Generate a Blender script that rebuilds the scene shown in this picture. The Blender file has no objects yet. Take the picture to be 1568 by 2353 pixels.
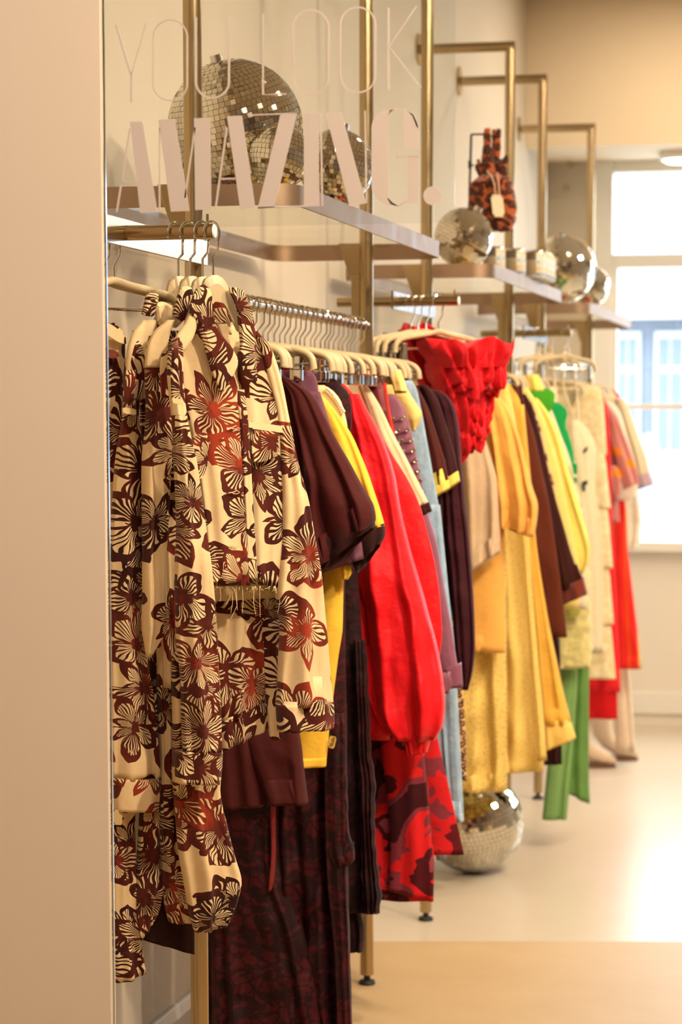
EXPOSURE = -0.5
import bpy, bmesh, math, random
import numpy as np
from mathutils import Vector, Matrix
random.seed(7); rng = np.random.default_rng(7)
scene = bpy.context.scene
COL = scene.collection
PI = math.pi

# ------------------------------------------------------------------ camera
FPX, CX, CY = 5556.0, 784.0, 1530.0
CAM = np.array([1.55, 0.0, 1.35])
def _d(u, v): return np.array([u - CX, v - CY, FPX])
_Y = _d(2038, 971); _Y /= np.linalg.norm(_Y)
_Z = -_d(880, 57000); _Z -= _Y * (_Z @ _Y); _Z /= np.linalg.norm(_Z)
_X = np.cross(_Y, _Z)
ROT = np.stack([_X, _Y, _Z], 1)          # camera (right, down, forward) = ROT @ world
def ray(u, v): return ROT.T @ _d(u, v)
def at(u, v, x=None, y=None, z=None):
    r = ray(u, v)
    t = (x - CAM[0]) / r[0] if x is not None else (y - CAM[1]) / r[1] if y is not None else (z - CAM[2]) / r[2]
    return CAM + t * r
def on_plane(u, v, pl):
    x0, y0, th = pl
    n = np.array([math.sin(th), -math.cos(th), 0.0]); p0 = np.array([x0, y0, 0.0])
    r = ray(u, v)
    return CAM + r * (n @ (p0 - CAM)) / (n @ r)
cd = bpy.data.cameras.new('camera'); cam = bpy.data.objects.new('camera', cd); COL.objects.link(cam)
cd.sensor_width = 36.0; cd.sensor_fit = 'AUTO'; cd.lens = FPX * 36.0 / 2353
cd.shift_x = 0.0; cd.shift_y = (CY - 1176.5) / 2353
r_, d_, f_ = ROT[0], ROT[1], ROT[2]
M4 = Matrix(((r_[0], -d_[0], -f_[0], CAM[0]), (r_[1], -d_[1], -f_[1], CAM[1]), (r_[2], -d_[2], -f_[2], CAM[2]), (0, 0, 0, 1)))
cam.matrix_world = M4
cd.clip_start = 0.05; cd.clip_end = 200
cd.dof.use_dof = True; cd.dof.focus_distance = 3.95; cd.dof.aperture_fstop = 6.3
scene.camera = cam
vs = scene.view_settings
vs.view_transform = 'Standard'; vs.look = 'None'; vs.gamma = 1.0; vs.use_curve_mapping = False
vs.exposure = EXPOSURE

# ------------------------------------------------------------------ materials
def lin(h):
    h = h.lstrip('#')
    c = [int(h[i:i + 2], 16) / 255 for i in (0, 2, 4)]
    return tuple(x / 12.92 if x <= .04045 else ((x + .055) / 1.055) ** 2.4 for x in c) + (1.0,)
class NT:
    def __init__(s, name):
        s.m = bpy.data.materials.new(name); s.m.use_nodes = True
        s.t = s.m.node_tree; s.b = s.t.nodes['Principled BSDF']; s.out = s.t.nodes['Material Output']
    def n(s, typ, **kw):
        nd = s.t.nodes.new(typ)
        for k, v in kw.items(): setattr(nd, k, v)
        return nd
    def L(s, a, b): s.t.links.new(a, b)
    def put(s, sock, v):
        if hasattr(v, 'is_output'): s.L(v, sock)
        else: sock.default_value = v
    def math(s, op, a, b=0.0, c=0.0):
        nd = s.n('ShaderNodeMath', operation=op)
        s.put(nd.inputs[0], a)
        if len(nd.inputs) > 1: s.put(nd.inputs[1], b)
        if len(nd.inputs) > 2: s.put(nd.inputs[2], c)
        return nd.outputs[0]
    def mix(s, f, a, b):
        nd = s.n('ShaderNodeMix', data_type='RGBA')
        s.put(nd.inputs[0], f); s.put(nd.inputs[6], a); s.put(nd.inputs[7], b)
        return nd.outputs[2]
    def noise(s, vec, scale, detail=2.0, rough=.5, dist=0.0):
        nd = s.n('ShaderNodeTexNoise'); s.L(vec, nd.inputs['Vector'])
        nd.inputs['Scale'].default_value = scale; nd.inputs['Detail'].default_value = detail
        nd.inputs['Roughness'].default_value = rough; nd.inputs['Distortion'].default_value = dist
        return nd.outputs['Fac']
    def ramp(s, f, stops, interp='LINEAR'):
        nd = s.n('ShaderNodeValToRGB'); nd.color_ramp.interpolation = interp
        el = nd.color_ramp.elements
        while len(el) < len(stops): el.new(.5)
        for e, (p, c) in zip(el, stops): e.position = p; e.color = c
        s.L(f, nd.inputs[0]); return nd.outputs[0]
    def uv(s): return s.n('ShaderNodeUVMap').outputs[0]
    def obj(s): return s.n('ShaderNodeTexCoord').outputs['Object']
    def bump(s, h, strength, dist=.002):
        nd = s.n('ShaderNodeBump'); nd.inputs['Strength'].default_value = strength; nd.inputs['Distance'].default_value = dist
        s.L(h, nd.inputs['Height']); s.L(nd.outputs[0], s.b.inputs['Normal'])
MATS = {}
def flat(name, hexc, rough=.6, metal=0.0, spec=.5, var=0.0, vs_=6.0):
    if name in MATS: return MATS[name]
    k = NT(name); c = lin(hexc)
    k.b.inputs['Roughness'].default_value = rough; k.b.inputs['Metallic'].default_value = metal
    k.b.inputs['Specular IOR Level'].default_value = spec
    nz = k.noise(k.obj(), vs_, 3.0)
    v = max(var, .02)
    k.L(k.mix(nz, tuple(x * (1 - v) for x in c[:3]) + (1,), tuple(min(1, x * (1 + v)) for x in c[:3]) + (1,)), k.b.inputs['Base Color'])
    MATS[name] = k.m; return k.m
def fabric_base(k, rough=.85, sheen=.02, weave=900.0, wr=.35):
    k.b.inputs['Roughness'].default_value = rough
    k.b.inputs['Specular IOR Level'].default_value = .18
    k.b.inputs['Sheen Weight'].default_value = sheen
    uv = k.uv()
    w = k.noise(uv, 26.0, 3.0, .55)
    f = k.noise(uv, weave, 1.0)
    h = k.math('ADD', k.math('MULTIPLY', w, 1.0), k.math('MULTIPLY', f, .10))
    k.bump(h, wr, .012)
    return uv
def fabric(hexc, rough=.85, sheen=.02, wr=.35, tag='cloth'):
    name = 'fabric_' + tag + '_' + hexc.strip('#')
    if name in MATS: return MATS[name]
    k = NT(name); uv = fabric_base(k, rough, sheen, wr=wr); c = lin(hexc)
    nz = k.noise(uv, 60.0, 4.0)
    k.L(k.mix(nz, tuple(x * .9 for x in c[:3]) + (1,), tuple(min(1, x * 1.08) for x in c[:3]) + (1,)), k.b.inputs['Base Color'])
    MATS[name] = k.m; return k.m
def satin(hexc): return fabric(hexc, .42, .05, .5, 'satin')
def leather(hexc): return fabric(hexc, .38, .0, .25, 'leather')
def floral():
    if 'floral_print' in MATS: return MATS['floral_print']
    k = NT('floral_print'); uv = fabric_base(k, .8, .1, wr=.3)
    cream = lin('#e4c89a'); dark = lin('#260a07'); brown = lin('#45140b'); rust = lin('#96341c')
    wob = k.n('ShaderNodeTexNoise'); k.L(uv, wob.inputs['Vector']); wob.inputs['Scale'].default_value = 38.0; wob.inputs['Detail'].default_value = 1.0
    wsub = k.n('ShaderNodeVectorMath', operation='SUBTRACT'); k.L(wob.outputs['Color'], wsub.inputs[0]); wsub.inputs[1].default_value = (.5, .5, .5)
    wsc = k.n('ShaderNodeVectorMath', operation='SCALE'); k.L(wsub.outputs[0], wsc.inputs[0]); wsc.inputs['Scale'].default_value = .012
    wuv = k.n('ShaderNodeVectorMath', operation='ADD'); k.L(uv, wuv.inputs[0]); k.L(wsc.outputs[0], wuv.inputs[1])
    base = cream
    for (scale, off, R0, np_, seedk) in ((7.4, (0.0, 0.0, 0.0), .60, 5.0, 0.0), (7.9, (3.37, 1.71, 0.0), .60, 5.0, 2.1), (8.4, (7.4, 5.3, 0.0), .58, 6.0, 4.3)):
        ad = k.n('ShaderNodeVectorMath', operation='MULTIPLY_ADD'); k.L(wuv.outputs[0], ad.inputs[0])
        ad.inputs[1].default_value = (scale, scale * .92, 0); ad.inputs[2].default_value = off
        vo = k.n('ShaderNodeTexVoronoi', voronoi_dimensions='2D'); k.L(ad.outputs[0], vo.inputs['Vector'])
        vo.inputs['Scale'].default_value = 1.0; vo.inputs['Randomness'].default_value = .62
        sb = k.n('ShaderNodeVectorMath', operation='SUBTRACT'); k.L(ad.outputs[0], sb.inputs[0]); k.L(vo.outputs['Position'], sb.inputs[1])
        sx = k.n('ShaderNodeSeparateXYZ'); k.L(sb.outputs[0], sx.inputs[0])
        sc = k.n('ShaderNodeSeparateColor'); k.L(vo.outputs['Color'], sc.inputs[0])
        r = k.math('SQRT', k.math('ADD', k.math('MULTIPLY', sx.outputs[0], sx.outputs[0]), k.math('MULTIPLY', sx.outputs[1], sx.outputs[1])))
        th0 = k.math('ADD', k.math('ARCTAN2', sx.outputs[1], sx.outputs[0]), k.math('MULTIPLY_ADD', sc.outputs[0], 6.283, 20 * PI))
        th = k.math('MULTIPLY_ADD', k.math('SINE', k.math('MULTIPLY_ADD', k.math('SUBTRACT', th0, k.math('MULTIPLY', sc.outputs[0], 6.283)), 1.0, k.math('MULTIPLY', sc.outputs[1], 40.0))), .42, th0)
        ph = k.math('MULTIPLY', th, np_ / (2 * PI))
        fi = k.math('FLOOR', ph); b = k.math('MULTIPLY_ADD', k.math('SUBTRACT', ph, fi), 2.0, -1.0)
        hs = k.math('FRACT', k.math('MULTIPLY', k.math('SINE', k.math('MULTIPLY_ADD', fi, 12.9898, k.math('MULTIPLY', sc.outputs[1], 57.0))), 43.758))
        b2 = k.math('MULTIPLY', b, b)
        rb = k.math('MULTIPLY', k.math('MULTIPLY_ADD', hs, .52 * R0, .50 * R0), k.math('MULTIPLY_ADD', k.math('POWER', k.math('MAXIMUM', k.math('SUBTRACT', 1.0, k.math('ABSOLUTE', b)), 0.0), k.math('MULTIPLY_ADD', k.math('FRACT', k.math('MULTIPLY', hs, 7.3)), .75, .22)), .62, .38))
        q = k.math('DIVIDE', r, rb)
        ins = k.math('LESS_THAN', q, 1.0)
        keep = k.math('GREATER_THAN', sc.outputs[2], .12)
        ins = k.math('MULTIPLY', ins, keep)
        edge = k.math('MAXIMUM', k.math('GREATER_THAN', q, .78), k.math('GREATER_THAN', k.math('ADD', k.math('ABSOLUTE', b), k.math('MULTIPLY', k.math('SUBTRACT', .5, q), .3)), .80))
        edge = k.math('MAXIMUM', edge, k.math('LESS_THAN', q, .24))
        ln = k.math('SINE', k.math('ADD', k.math('MULTIPLY', b, 24.0), k.math('MULTIPLY', k.math('SINE', k.math('MULTIPLY_ADD', q, 9.0, k.math('MULTIPLY_ADD', hs, 9.0, k.math('MULTIPLY', b, 5.0)))), 1.3)))
        thr = k.math('ADD', k.math('MULTIPLY_ADD', k.math('SUBTRACT', q, .5), 1.3, -.15), k.math('MULTIPLY', k.math('SUBTRACT', .5, k.math('FRACT', k.math('MULTIPLY', hs, 3.1))), .95))
        line = k.math('LESS_THAN', k.math('SUBTRACT', thr, ln), 0.0)
        hue = k.math('ADD', k.math('MULTIPLY_ADD', k.noise(uv, 5.5, 2.0), 2.2, -.72), k.math('MULTIPLY', hs, .30))
        outl = k.ramp(hue, ((0.0, dark), (.42, brown), (.72, lin('#5f1f10')), (1.0, rust)))
        linec = k.mix(.45, outl, dark)
        inner = k.mix(line, cream, linec)
        petal = k.mix(edge, inner, outl)
        base = k.mix(ins, base, petal)
    k.L(base, k.b.inputs['Base Color'])
    MATS['floral_print'] = k.m; return k.m
def splotch(name, cols, scale, seed=0.0, rough=.8):
    if name in MATS: return MATS[name]
    k = NT(name); uv = fabric_base(k, rough, .02)
    ad = k.n('ShaderNodeVectorMath', operation='ADD'); k.L(uv, ad.inputs[0]); ad.inputs[1].default_value = (seed, seed * 1.7, seed)
    nz = k.noise(ad.outputs[0], scale, 3.5, .5, .3)
    n = len(cols)
    st = [(.30 + .4 * i / n if i else 0.0, lin(c)) for i, c in enumerate(cols)]
    k.L(k.ramp(nz, st, 'CONSTANT'), k.b.inputs['Base Color'])
    MATS[name] = k.m; return k.m
def leopard(name, base, mid, darkc, scale):
    if name in MATS: return MATS[name]
    k = NT(name); uv = fabric_base(k, .95, .3, wr=.6)
    vo = k.n('ShaderNodeTexVoronoi', voronoi_dimensions='2D'); k.L(uv, vo.inputs['Vector']); vo.inputs['Scale'].default_value = scale
    nz = k.noise(uv, scale * 1.6, 3.0)
    dd = k.math('ADD', vo.outputs['Distance'], k.math('MULTIPLY', k.math('SUBTRACT', nz, .5), .55))
    k.L(k.ramp(dd, ((0.0, lin(mid)), (.22, lin(darkc)), (.48, lin(base))), 'CONSTANT'), k.b.inputs['Base Color'])
    MATS[name] = k.m; return k.m
def stripes(name, cols, freq, axis=0, rough=.8):
    if name in MATS: return MATS[name]
    k = NT(name); uv = fabric_base(k, rough, .02)
    sx = k.n('ShaderNodeSeparateXYZ'); k.L(uv, sx.inputs[0])
    fr = k.math('FRACT', k.math('MULTIPLY', sx.outputs[axis], freq))
    k.L(k.ramp(fr, [(p, lin(c)) for p, c in cols], 'CONSTANT'), k.b.inputs['Base Color'])
    MATS[name] = k.m; return k.m
def dots(name, base, dot, scale, size, base_is=None):
    if name in MATS: return MATS[name]
    k = NT(name); uv = fabric_base(k, .8, .02)
    vo = k.n('ShaderNodeTexVoronoi', voronoi_dimensions='2D'); k.L(uv, vo.inputs['Vector']); vo.inputs['Scale'].default_value = scale
    b = lin(base)
    if base_is:
        sx = k.n('ShaderNodeSeparateXYZ'); k.L(uv, sx.inputs[0])
        b = k.ramp(k.math('FRACT', k.math('MULTIPLY', sx.outputs[0], base_is[1])), ((0.0, lin(base)), (.6, lin(base_is[0]))), 'CONSTANT')
    k.L(k.mix(k.math('LESS_THAN', vo.outputs['Distance'], size), b, lin(dot)), k.b.inputs['Base Color'])
    MATS[name] = k.m; return k.m
def lace(name, c1, c2):
    if name in MATS: return MATS[name]
    k = NT(name); uv = fabric_base(k, .6, .02, wr=.5)
    vo = k.n('ShaderNodeTexVoronoi', voronoi_dimensions='2D', feature='DISTANCE_TO_EDGE'); k.L(uv, vo.inputs['Vector']); vo.inputs['Scale'].default_value = 34.0
    nz = k.noise(uv, 22.0, 4.0, .6, 1.5)
    f = k.math('MULTIPLY', k.math('GREATER_THAN', nz, .5), k.math('GREATER_THAN', vo.outputs['Distance'], .06))
    k.L(k.mix(f, lin(c1), lin(c2)), k.b.inputs['Base Color'])
    MATS[name] = k.m; return k.m
def denim(name, c1, c2):
    if name in MATS: return MATS[name]
    k = NT(name); uv = fabric_base(k, .85, .1, wr=.5)
    mp = k.n('ShaderNodeVectorMath', operation='MULTIPLY'); k.L(uv, mp.inputs[0]); mp.inputs[1].default_value = (3.0, 1.0, 1.0)
    k.L(k.mix(k.math('ADD', k.math('MULTIPLY', k.noise(mp.outputs[0], 16.0, 6.0, .7), 1.6), -.3), lin(c1), lin(c2)), k.b.inputs['Base Color'])
    MATS[name] = k.m; return k.m
def metal(name, hexc, rough, brushed=True):
    if name in MATS: return MATS[name]
    k = NT(name); k.b.inputs['Metallic'].default_value = 1.0
    nz = k.noise(k.obj(), 12.0, 2.0)
    c = lin(hexc)
    k.L(k.mix(nz, tuple(x * .86 for x in c[:3]) + (1,), c), k.b.inputs['Base Color'])
    k.L(k.math('MULTIPLY_ADD', nz, rough * .6, rough * .7), k.b.inputs['Roughness'])
    MATS[name] = k.m; return k.m
STEEL = lambda: metal('brushed_steel', '#b8a27c', .22)
CHROME = lambda: metal('chrome', '#e8e6e0', .08)
CREAMP = lambda: flat('cream_plastic', '#c4b08a', .42)

# ------------------------------------------------------------------ objects
def tag(o, label=None, cat=None, group=None, kind=None):
    if label: o['label'] = label
    if cat: o['category'] = cat
    if group: o['group'] = group
    if kind: o['kind'] = kind
    return o
def empty(name, loc=(0, 0, 0), label=None, cat=None, group=None, kind=None):
    o = bpy.data.objects.new(name, None); COL.objects.link(o); o.location = Vector([float(c) for c in loc]); o.empty_display_size = .05
    return tag(o, label, cat, group, kind)
def mesh_obj(name, verts, faces, mat, parent=None, uvs=None, smooth=True, label=None):
    """verts in world space; they are stored relative to the parent."""
    me = bpy.data.meshes.new(name)
    V = np.asarray(verts, float)
    o = bpy.data.objects.new(name, me); COL.objects.link(o)
    if parent is not None:
        org = np.zeros(3); p = parent
        while p is not None: org += np.array(p.location); p = p.parent
        o.parent = parent; loc = np.zeros(3)
    else:
        org = np.array([(V[:, 0].min() + V[:, 0].max()) / 2, (V[:, 1].min() + V[:, 1].max()) / 2, V[:, 2].min()]); loc = org
    o.location = Vector([float(c) for c in loc])
    me.from_pydata([tuple(v) for v in (V - org)], [], [tuple(int(i) for i in f) for f in faces])
    if uvs is not None:
        ul = me.uv_layers.new(name='UVMap')
        U = np.asarray(uvs, float)
        idx = np.empty(len(me.loops), int); me.loops.foreach_get('vertex_index', idx)
        ul.data.foreach_set('uv', U[idx].ravel())
    me.materials.append(mat)
    if smooth: me.polygons.foreach_set('use_smooth', [True] * len(me.polygons))
    me.update()
    if label: o['label'] = label
    return o
class MB:
    """collects simple solids of ONE part"""
    def __init__(s): s.v = []; s.f = []
    def add(s, v, f):
        b = len(s.v); s.v += [tuple(map(float, p)) for p in v]; s.f += [tuple(b + i for i in q) for q in f]; return s
    def box(s, lo, hi):
        x0, y0, z0 = lo; x1, y1, z1 = hi
        return s.add([(x0, y0, z0), (x1, y0, z0), (x1, y1, z0), (x0, y1, z0), (x0, y0, z1), (x1, y0, z1), (x1, y1, z1), (x0, y1, z1)],
                     [(0, 3, 2, 1), (4, 5, 6, 7), (0, 1, 5, 4), (1, 2, 6, 5), (2, 3, 7, 6), (3, 0, 4, 7)])
    def tube(s, pts, r, n=10, caps=True):
        P = [np.array(p, float) for p in pts]; rs = r if isinstance(r, (list, tuple)) else [r] * len(P)
        up = None; rings = []; b = len(s.v)
        for i, p in enumerate(P):
            t = (P[min(i + 1, len(P) - 1)] - P[max(i - 1, 0)]); t /= (np.linalg.norm(t) + 1e-12)
            if up is None:
                a = np.array([0, 0, 1.]) if abs(t[2]) < .9 else np.array([1., 0, 0])
                up = a - t * (a @ t)
            else: up = up - t * (up @ t)
            up /= np.linalg.norm(up); sd = np.cross(t, up)
            for j in range(n):
                an = 2 * PI * j / n
                s.v.append(tuple(p + rs[i] * (math.cos(an) * up + math.sin(an) * sd)))
        for i in range(len(P) - 1):
            for j in range(n):
                s.f.append((b + i * n + j, b + i * n + (j + 1) % n, b + (i + 1) * n + (j + 1) % n, b + (i + 1) * n + j))
        if caps:
            s.f.append(tuple(b + j for j in range(n))[::-1]); s.f.append(tuple(b + (len(P) - 1) * n + j for j in range(n)))
        return s
    def lathe(s, c, prof, n=24, axis='z'):
        b = len(s.v)
        for (r, h) in prof:
            for j in range(n):
                a = 2 * PI * j / n
                p = (r * math.cos(a), r * math.sin(a), h)
                if axis == 'x': p = (h, r * math.cos(a), r * math.sin(a))
                if axis == 'y': p = (r * math.cos(a), h, r * math.sin(a))
                s.v.append((c[0] + p[0], c[1] + p[1], c[2] + p[2]))
        m = len(prof)
        for i in range(m - 1):
            for j in range(n): s.f.append((b + i * n + j, b + i * n + (j + 1) % n, b + (i + 1) * n + (j + 1) % n, b + (i + 1) * n + j))
        s.f.append(tuple(b + j for j in range(n))[::-1]); s.f.append(tuple(b + (m - 1) * n + j for j in range(n)))
        return s
    def prism(s, poly, d):
        """poly: 3-D outline, d: extrusion vector"""
        n = len(poly); d = np.array(d, float); A = [np.array(p, float) for p in poly]
        return s.add([p - d / 2 for p in A] + [p + d / 2 for p in A], [tuple(range(n))[::-1], tuple(range(n, 2 * n))] + [(i, (i + 1) % n, n + (i + 1) % n, n + i) for i in range(n)])
    def build(s, name, mat, parent=None, smooth=False, label=None, bevel=0.0, auto=True):
        o = mesh_obj(name, s.v, s.f, mat, parent, None, smooth, label)
        bm = bmesh.new(); bm.from_mesh(o.data); bmesh.ops.recalc_face_normals(bm, faces=bm.faces); bm.to_mesh(o.data); bm.free()
        if smooth:
            o.data.set_sharp_from_angle(angle=math.radians(40))
        if bevel:
            md = o.modifiers.new('bevel', 'BEVEL'); md.width = bevel; md.segments = 2; md.limit_method = 'ANGLE'
        return o
def catmull(P, m):
    P = np.asarray(P, float); n = len(P)
    if n == 2: return np.array([P[0] + (P[1] - P[0]) * t for t in np.linspace(0, 1, m)])
    key = np.concatenate([[0], np.cumsum(np.maximum(np.abs(np.diff(P[:, 0])), 1e-6) if P.shape[1] == 5 else np.ones(n - 1))])
    s = np.linspace(0, key[-1], m); out = np.zeros((m, P.shape[1]))
    D = np.zeros_like(P); h = np.diff(key); dl = np.diff(P, axis=0) / h[:, None]
    D[0] = dl[0]; D[-1] = dl[-1]
    for i in range(1, n - 1):                     # monotone (harmonic) tangents
        pr = dl[i - 1] * dl[i]; w = 2 * dl[i - 1] * dl[i] / np.where(np.abs(dl[i - 1] + dl[i]) < 1e-12, 1, dl[i - 1] + dl[i])
        D[i] = np.where(pr > 0, w, 0)
    for k_, x in enumerate(s):
        i = min(max(np.searchsorted(key, x) - 1, 0), n - 2); t = (x - key[i]) / h[i]
        out[k_] = (2 * t ** 3 - 3 * t ** 2 + 1) * P[i] + (t ** 3 - 2 * t ** 2 + t) * h[i] * D[i] + (-2 * t ** 3 + 3 * t ** 2) * P[i + 1] + (t ** 3 - t ** 2) * h[i] * D[i + 1]
    return out
def loft_w(name, PL, PR, T, nrm, mat, parent, fold=(5, .35), seed=0.0, N=44, pw=.7, ruffle=0.0, label=None, bulge=0.0, uvoff=None, zw=(0, 0, 0)):
    """closed cloth tube between world edge lines PL and PR, thickness T (half, per row) along nrm, with folds growing downwards"""
    m = len(PL); V = []; U = []
    nrm = np.asarray(nrm, float)
    down = np.concatenate([[0], np.cumsum(np.linalg.norm(np.diff((PL + PR) / 2, axis=0), axis=1))])
    tot = down[-1]; k, amp = fold
    uo = (seed * 1.37, seed * .71) if uvoff is None else uvoff
    wr_ = np.random.default_rng(int(seed * 997) % 100000)
    waves = [(wr_.uniform(9, 34) * wr_.choice([-1, 1]), wr_.uniform(5, 26), wr_.uniform(0, 6.3), wr_.uniform(.10, .24)) for _ in range(4)]
    for i in range(m):
        c = (PL[i] + PR[i]) / 2; a = (PR[i] - PL[i]) / 2; w = np.linalg.norm(a)
        v = down[i] / max(tot, 1e-6)
        rampv = .25 + .75 * v
        t = min(T[i], .75 * w + .002)
        for j in range(N):
            an = 2 * PI * j / N; cs, sn = math.cos(an), math.sin(an)
            ux = math.copysign(abs(cs) ** pw, cs); uy = math.copysign(abs(sn) ** pw, sn)
            ph = seed * 7.1 + 1.6 * math.sin(down[i] * 3.1 + seed) + down[i] * .9
            f = .5 * math.sin(k * PI * (ux * .5) + ph) + .3 * math.sin(k * PI * ux * .83 + ph * 1.7 + 1.3 + down[i] * 2.0)
            mu = ux * w; f2 = 0.0
            for (ku, kv, p0, am) in waves: f2 += am * (1 - 2 * abs(math.sin(ku * mu + kv * down[i] + p0 + .8 * math.sin(kv * .37 * down[i] + p0 * 3 + 9 * mu))))
            off = t * amp * (rampv * f + (.55 + .45 * rampv) * f2) * (1 - .7 * abs(ux) ** 6)
            edge = ruffle * w * math.sin(down[i] * 140 + seed) * .5 if ruffle else 0.0
            p = c + a * (ux * (1.0 + (edge / max(w, 1e-6)) * (abs(ux) > .6))) + nrm * (t * uy * (1 + bulge) + off)
            if zw[0]: p = p + np.array([0, 0, zw[0] * (math.sin(zw[2] * an + seed) + .5 * math.sin(zw[2] * 1.7 * an + 2 * seed)) * (max(0, 1 - v * 2.2) if zw[1] > 0 else max(0, v * 2.2 - 1.2))])
            V.append(p); U.append((ux * w + uo[0], -down[i] + uo[1]))
    F = []
    for i in range(m - 1):
        for j in range(N): F.append((i * N + j, i * N + (j + 1) % N, (i + 1) * N + (j + 1) % N, (i + 1) * N + j))
    # hem: fold the edge inwards and up so the cloth has a thickness, and a lining inside
    b = len(V); c = (PL[-1] + PR[-1]) / 2; upv = (PL[-2] + PR[-2]) / 2 - c; upv = upv / (np.linalg.norm(upv) + 1e-9)
    for kk, (s_, h_) in enumerate(((.93, .001), (.9, .02), (.86, .05))):
        for j in range(N):
            p = np.array(V[(m - 1) * N + j]); V.append(c + (p - c) * s_ + upv * h_); U.append((U[(m - 1) * N + j][0], uo[1] - tot + h_))
        q0 = (m - 1) * N if kk == 0 else b + (kk - 1) * N
        for j in range(N): F.append((q0 + j, q0 + (j + 1) % N, b + kk * N + (j + 1) % N, b + kk * N + j))
    F.append(tuple(b + 2 * N + j for j in range(N))); F.append(tuple(range(N))[::-1])
    o = mesh_obj(name, V, F, mat, parent, U, True, label)
    return o
def rows5(rows):
    out = []
    for r in rows:
        if len(r) == 3: out.append((r[0], r[1], r[0], r[2], r[0]))
        elif len(r) == 4: out.append(((r[1] + r[3]) / 2, r[0], r[1], r[2], r[3]))
    return np.array(out)
def loft(name, rows, pl, t, mat, parent, fold=(5, .35), seed=None, m=34, taper=True, **kw):
    """rows: (y, xl, xr) or (xl, yl, xr, yr) in photograph pixels on the plane pl"""
    seed = rng.uniform(0, 9) if seed is None else seed
    R = catmull(rows5(rows), m)
    PL = np.array([on_plane(r[1], r[2], pl) for r in R]); PR = np.array([on_plane(r[3], r[4], pl) for r in R])
    n = np.array([math.sin(pl[2]), -math.cos(pl[2]), 0.0])
    s = np.linspace(0, 1, m)
    T = t * (np.clip(.35 + s * 6, 0, 1) if taper else np.ones(m))
    return loft_w(name, PL, PR, T, n, mat, parent, fold, seed, **kw)
def mirror_loft(name, rows, pl, t, mat, parent, xm, fold=(5, .35), seed=None, m=34, **kw):
    """the same piece on the far side of the hanger (mirrored about the vertical line x = xm of the plane)"""
    seed = rng.uniform(0, 9) if seed is None else seed
    R = catmull(rows5(rows), m)
    PL = np.array([on_plane(r[1], r[2], pl) for r in R]); PR = np.array([on_plane(r[3], r[4], pl) for r in R])
    u = np.array([math.cos(pl[2]), math.sin(pl[2]), 0.0]); c0 = np.array([xm, pl[1] + (xm - pl[0]) * math.tan(pl[2]), 0.0])
    def mir(P): d = (P - c0) @ u; return P - 2 * d[:, None] * u[None]
    n = np.array([math.sin(pl[2]), -math.cos(pl[2]), 0.0]); s = np.linspace(0, 1, m)
    return loft_w(name, mir(PR), mir(PL), t * np.clip(.35 + s * 6, 0, 1), n, mat, parent, fold, seed, **kw)
def half_loft(name, rows, pl, t, mat, parent, xm=.35, fold=(6, .4), seed=None, m=34, zmin=None, **kw):
    """body piece: rows (y, xr) give its right edge, the left edge mirrors it about x = xm"""
    seed = rng.uniform(0, 9) if seed is None else seed
    R = catmull(np.array([(y, x, y, x, y) for y, x in rows], float), m)
    PR = np.array([on_plane(r[1], r[2], pl) for r in R])
    u = np.array([math.cos(pl[2]), math.sin(pl[2]), 0.0]); c0 = np.array([xm, pl[1] + (xm - pl[0]) * math.tan(pl[2]), 0.0])
    d = np.maximum((PR - c0) @ u, .03)
    PL = PR - 2 * d[:, None] * u[None]
    n = np.array([math.sin(pl[2]), -math.cos(pl[2]), 0.0]); s = np.linspace(0, 1, m)
    return loft_w(name, PL, PR, t * np.clip(.35 + s * 6, 0, 1), n, mat, parent, fold, seed, **kw)
def panel(name, pts, pl, th, mat, parent, lift=0.0, uvoff=(0, 0), label=None, sub=0, bulge=0.0):
    """cloth piece: outline in photograph pixels on plane pl, real thickness th"""
    n = np.array([math.sin(pl[2]), -math.cos(pl[2]), 0.0])
    u = np.array([math.cos(pl[2]), math.sin(pl[2]), 0.0])
    Pn = np.array(pts, float)
    # round the outline a little
    Q = []
    for i in range(len(Pn)):
        a, b, c = Pn[i - 1], Pn[i], Pn[(i + 1) % len(Pn)]
        Q += [b + (a - b) * .12, b * .76 + (a + c) * .12, b + (c - b) * .12]
    W = np.array([on_plane(q[0], q[1], pl) + n * lift for q in Q]); k = len(W)
    c = W.mean(0)
    V = [p - n * th / 2 for p in W] + [p + n * th / 2 for p in W] + [c + (p - c) * .7 + n * (th / 2 + bulge) for p in W]
    F = [tuple(range(k))[::-1]] + [(i, (i + 1) % k, k + (i + 1) % k, k + i) for i in range(k)] + [(k + i, k + (i + 1) % k, 2 * k + (i + 1) % k, 2 * k + i) for i in range(k)] + [tuple(range(2 * k, 3 * k))]
    U = [(float(p @ u) + uvoff[0], float(p[2]) + uvoff[1]) for p in V]
    o = mesh_obj(name, V, F, mat, parent, U, False, label)
    return o
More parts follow.
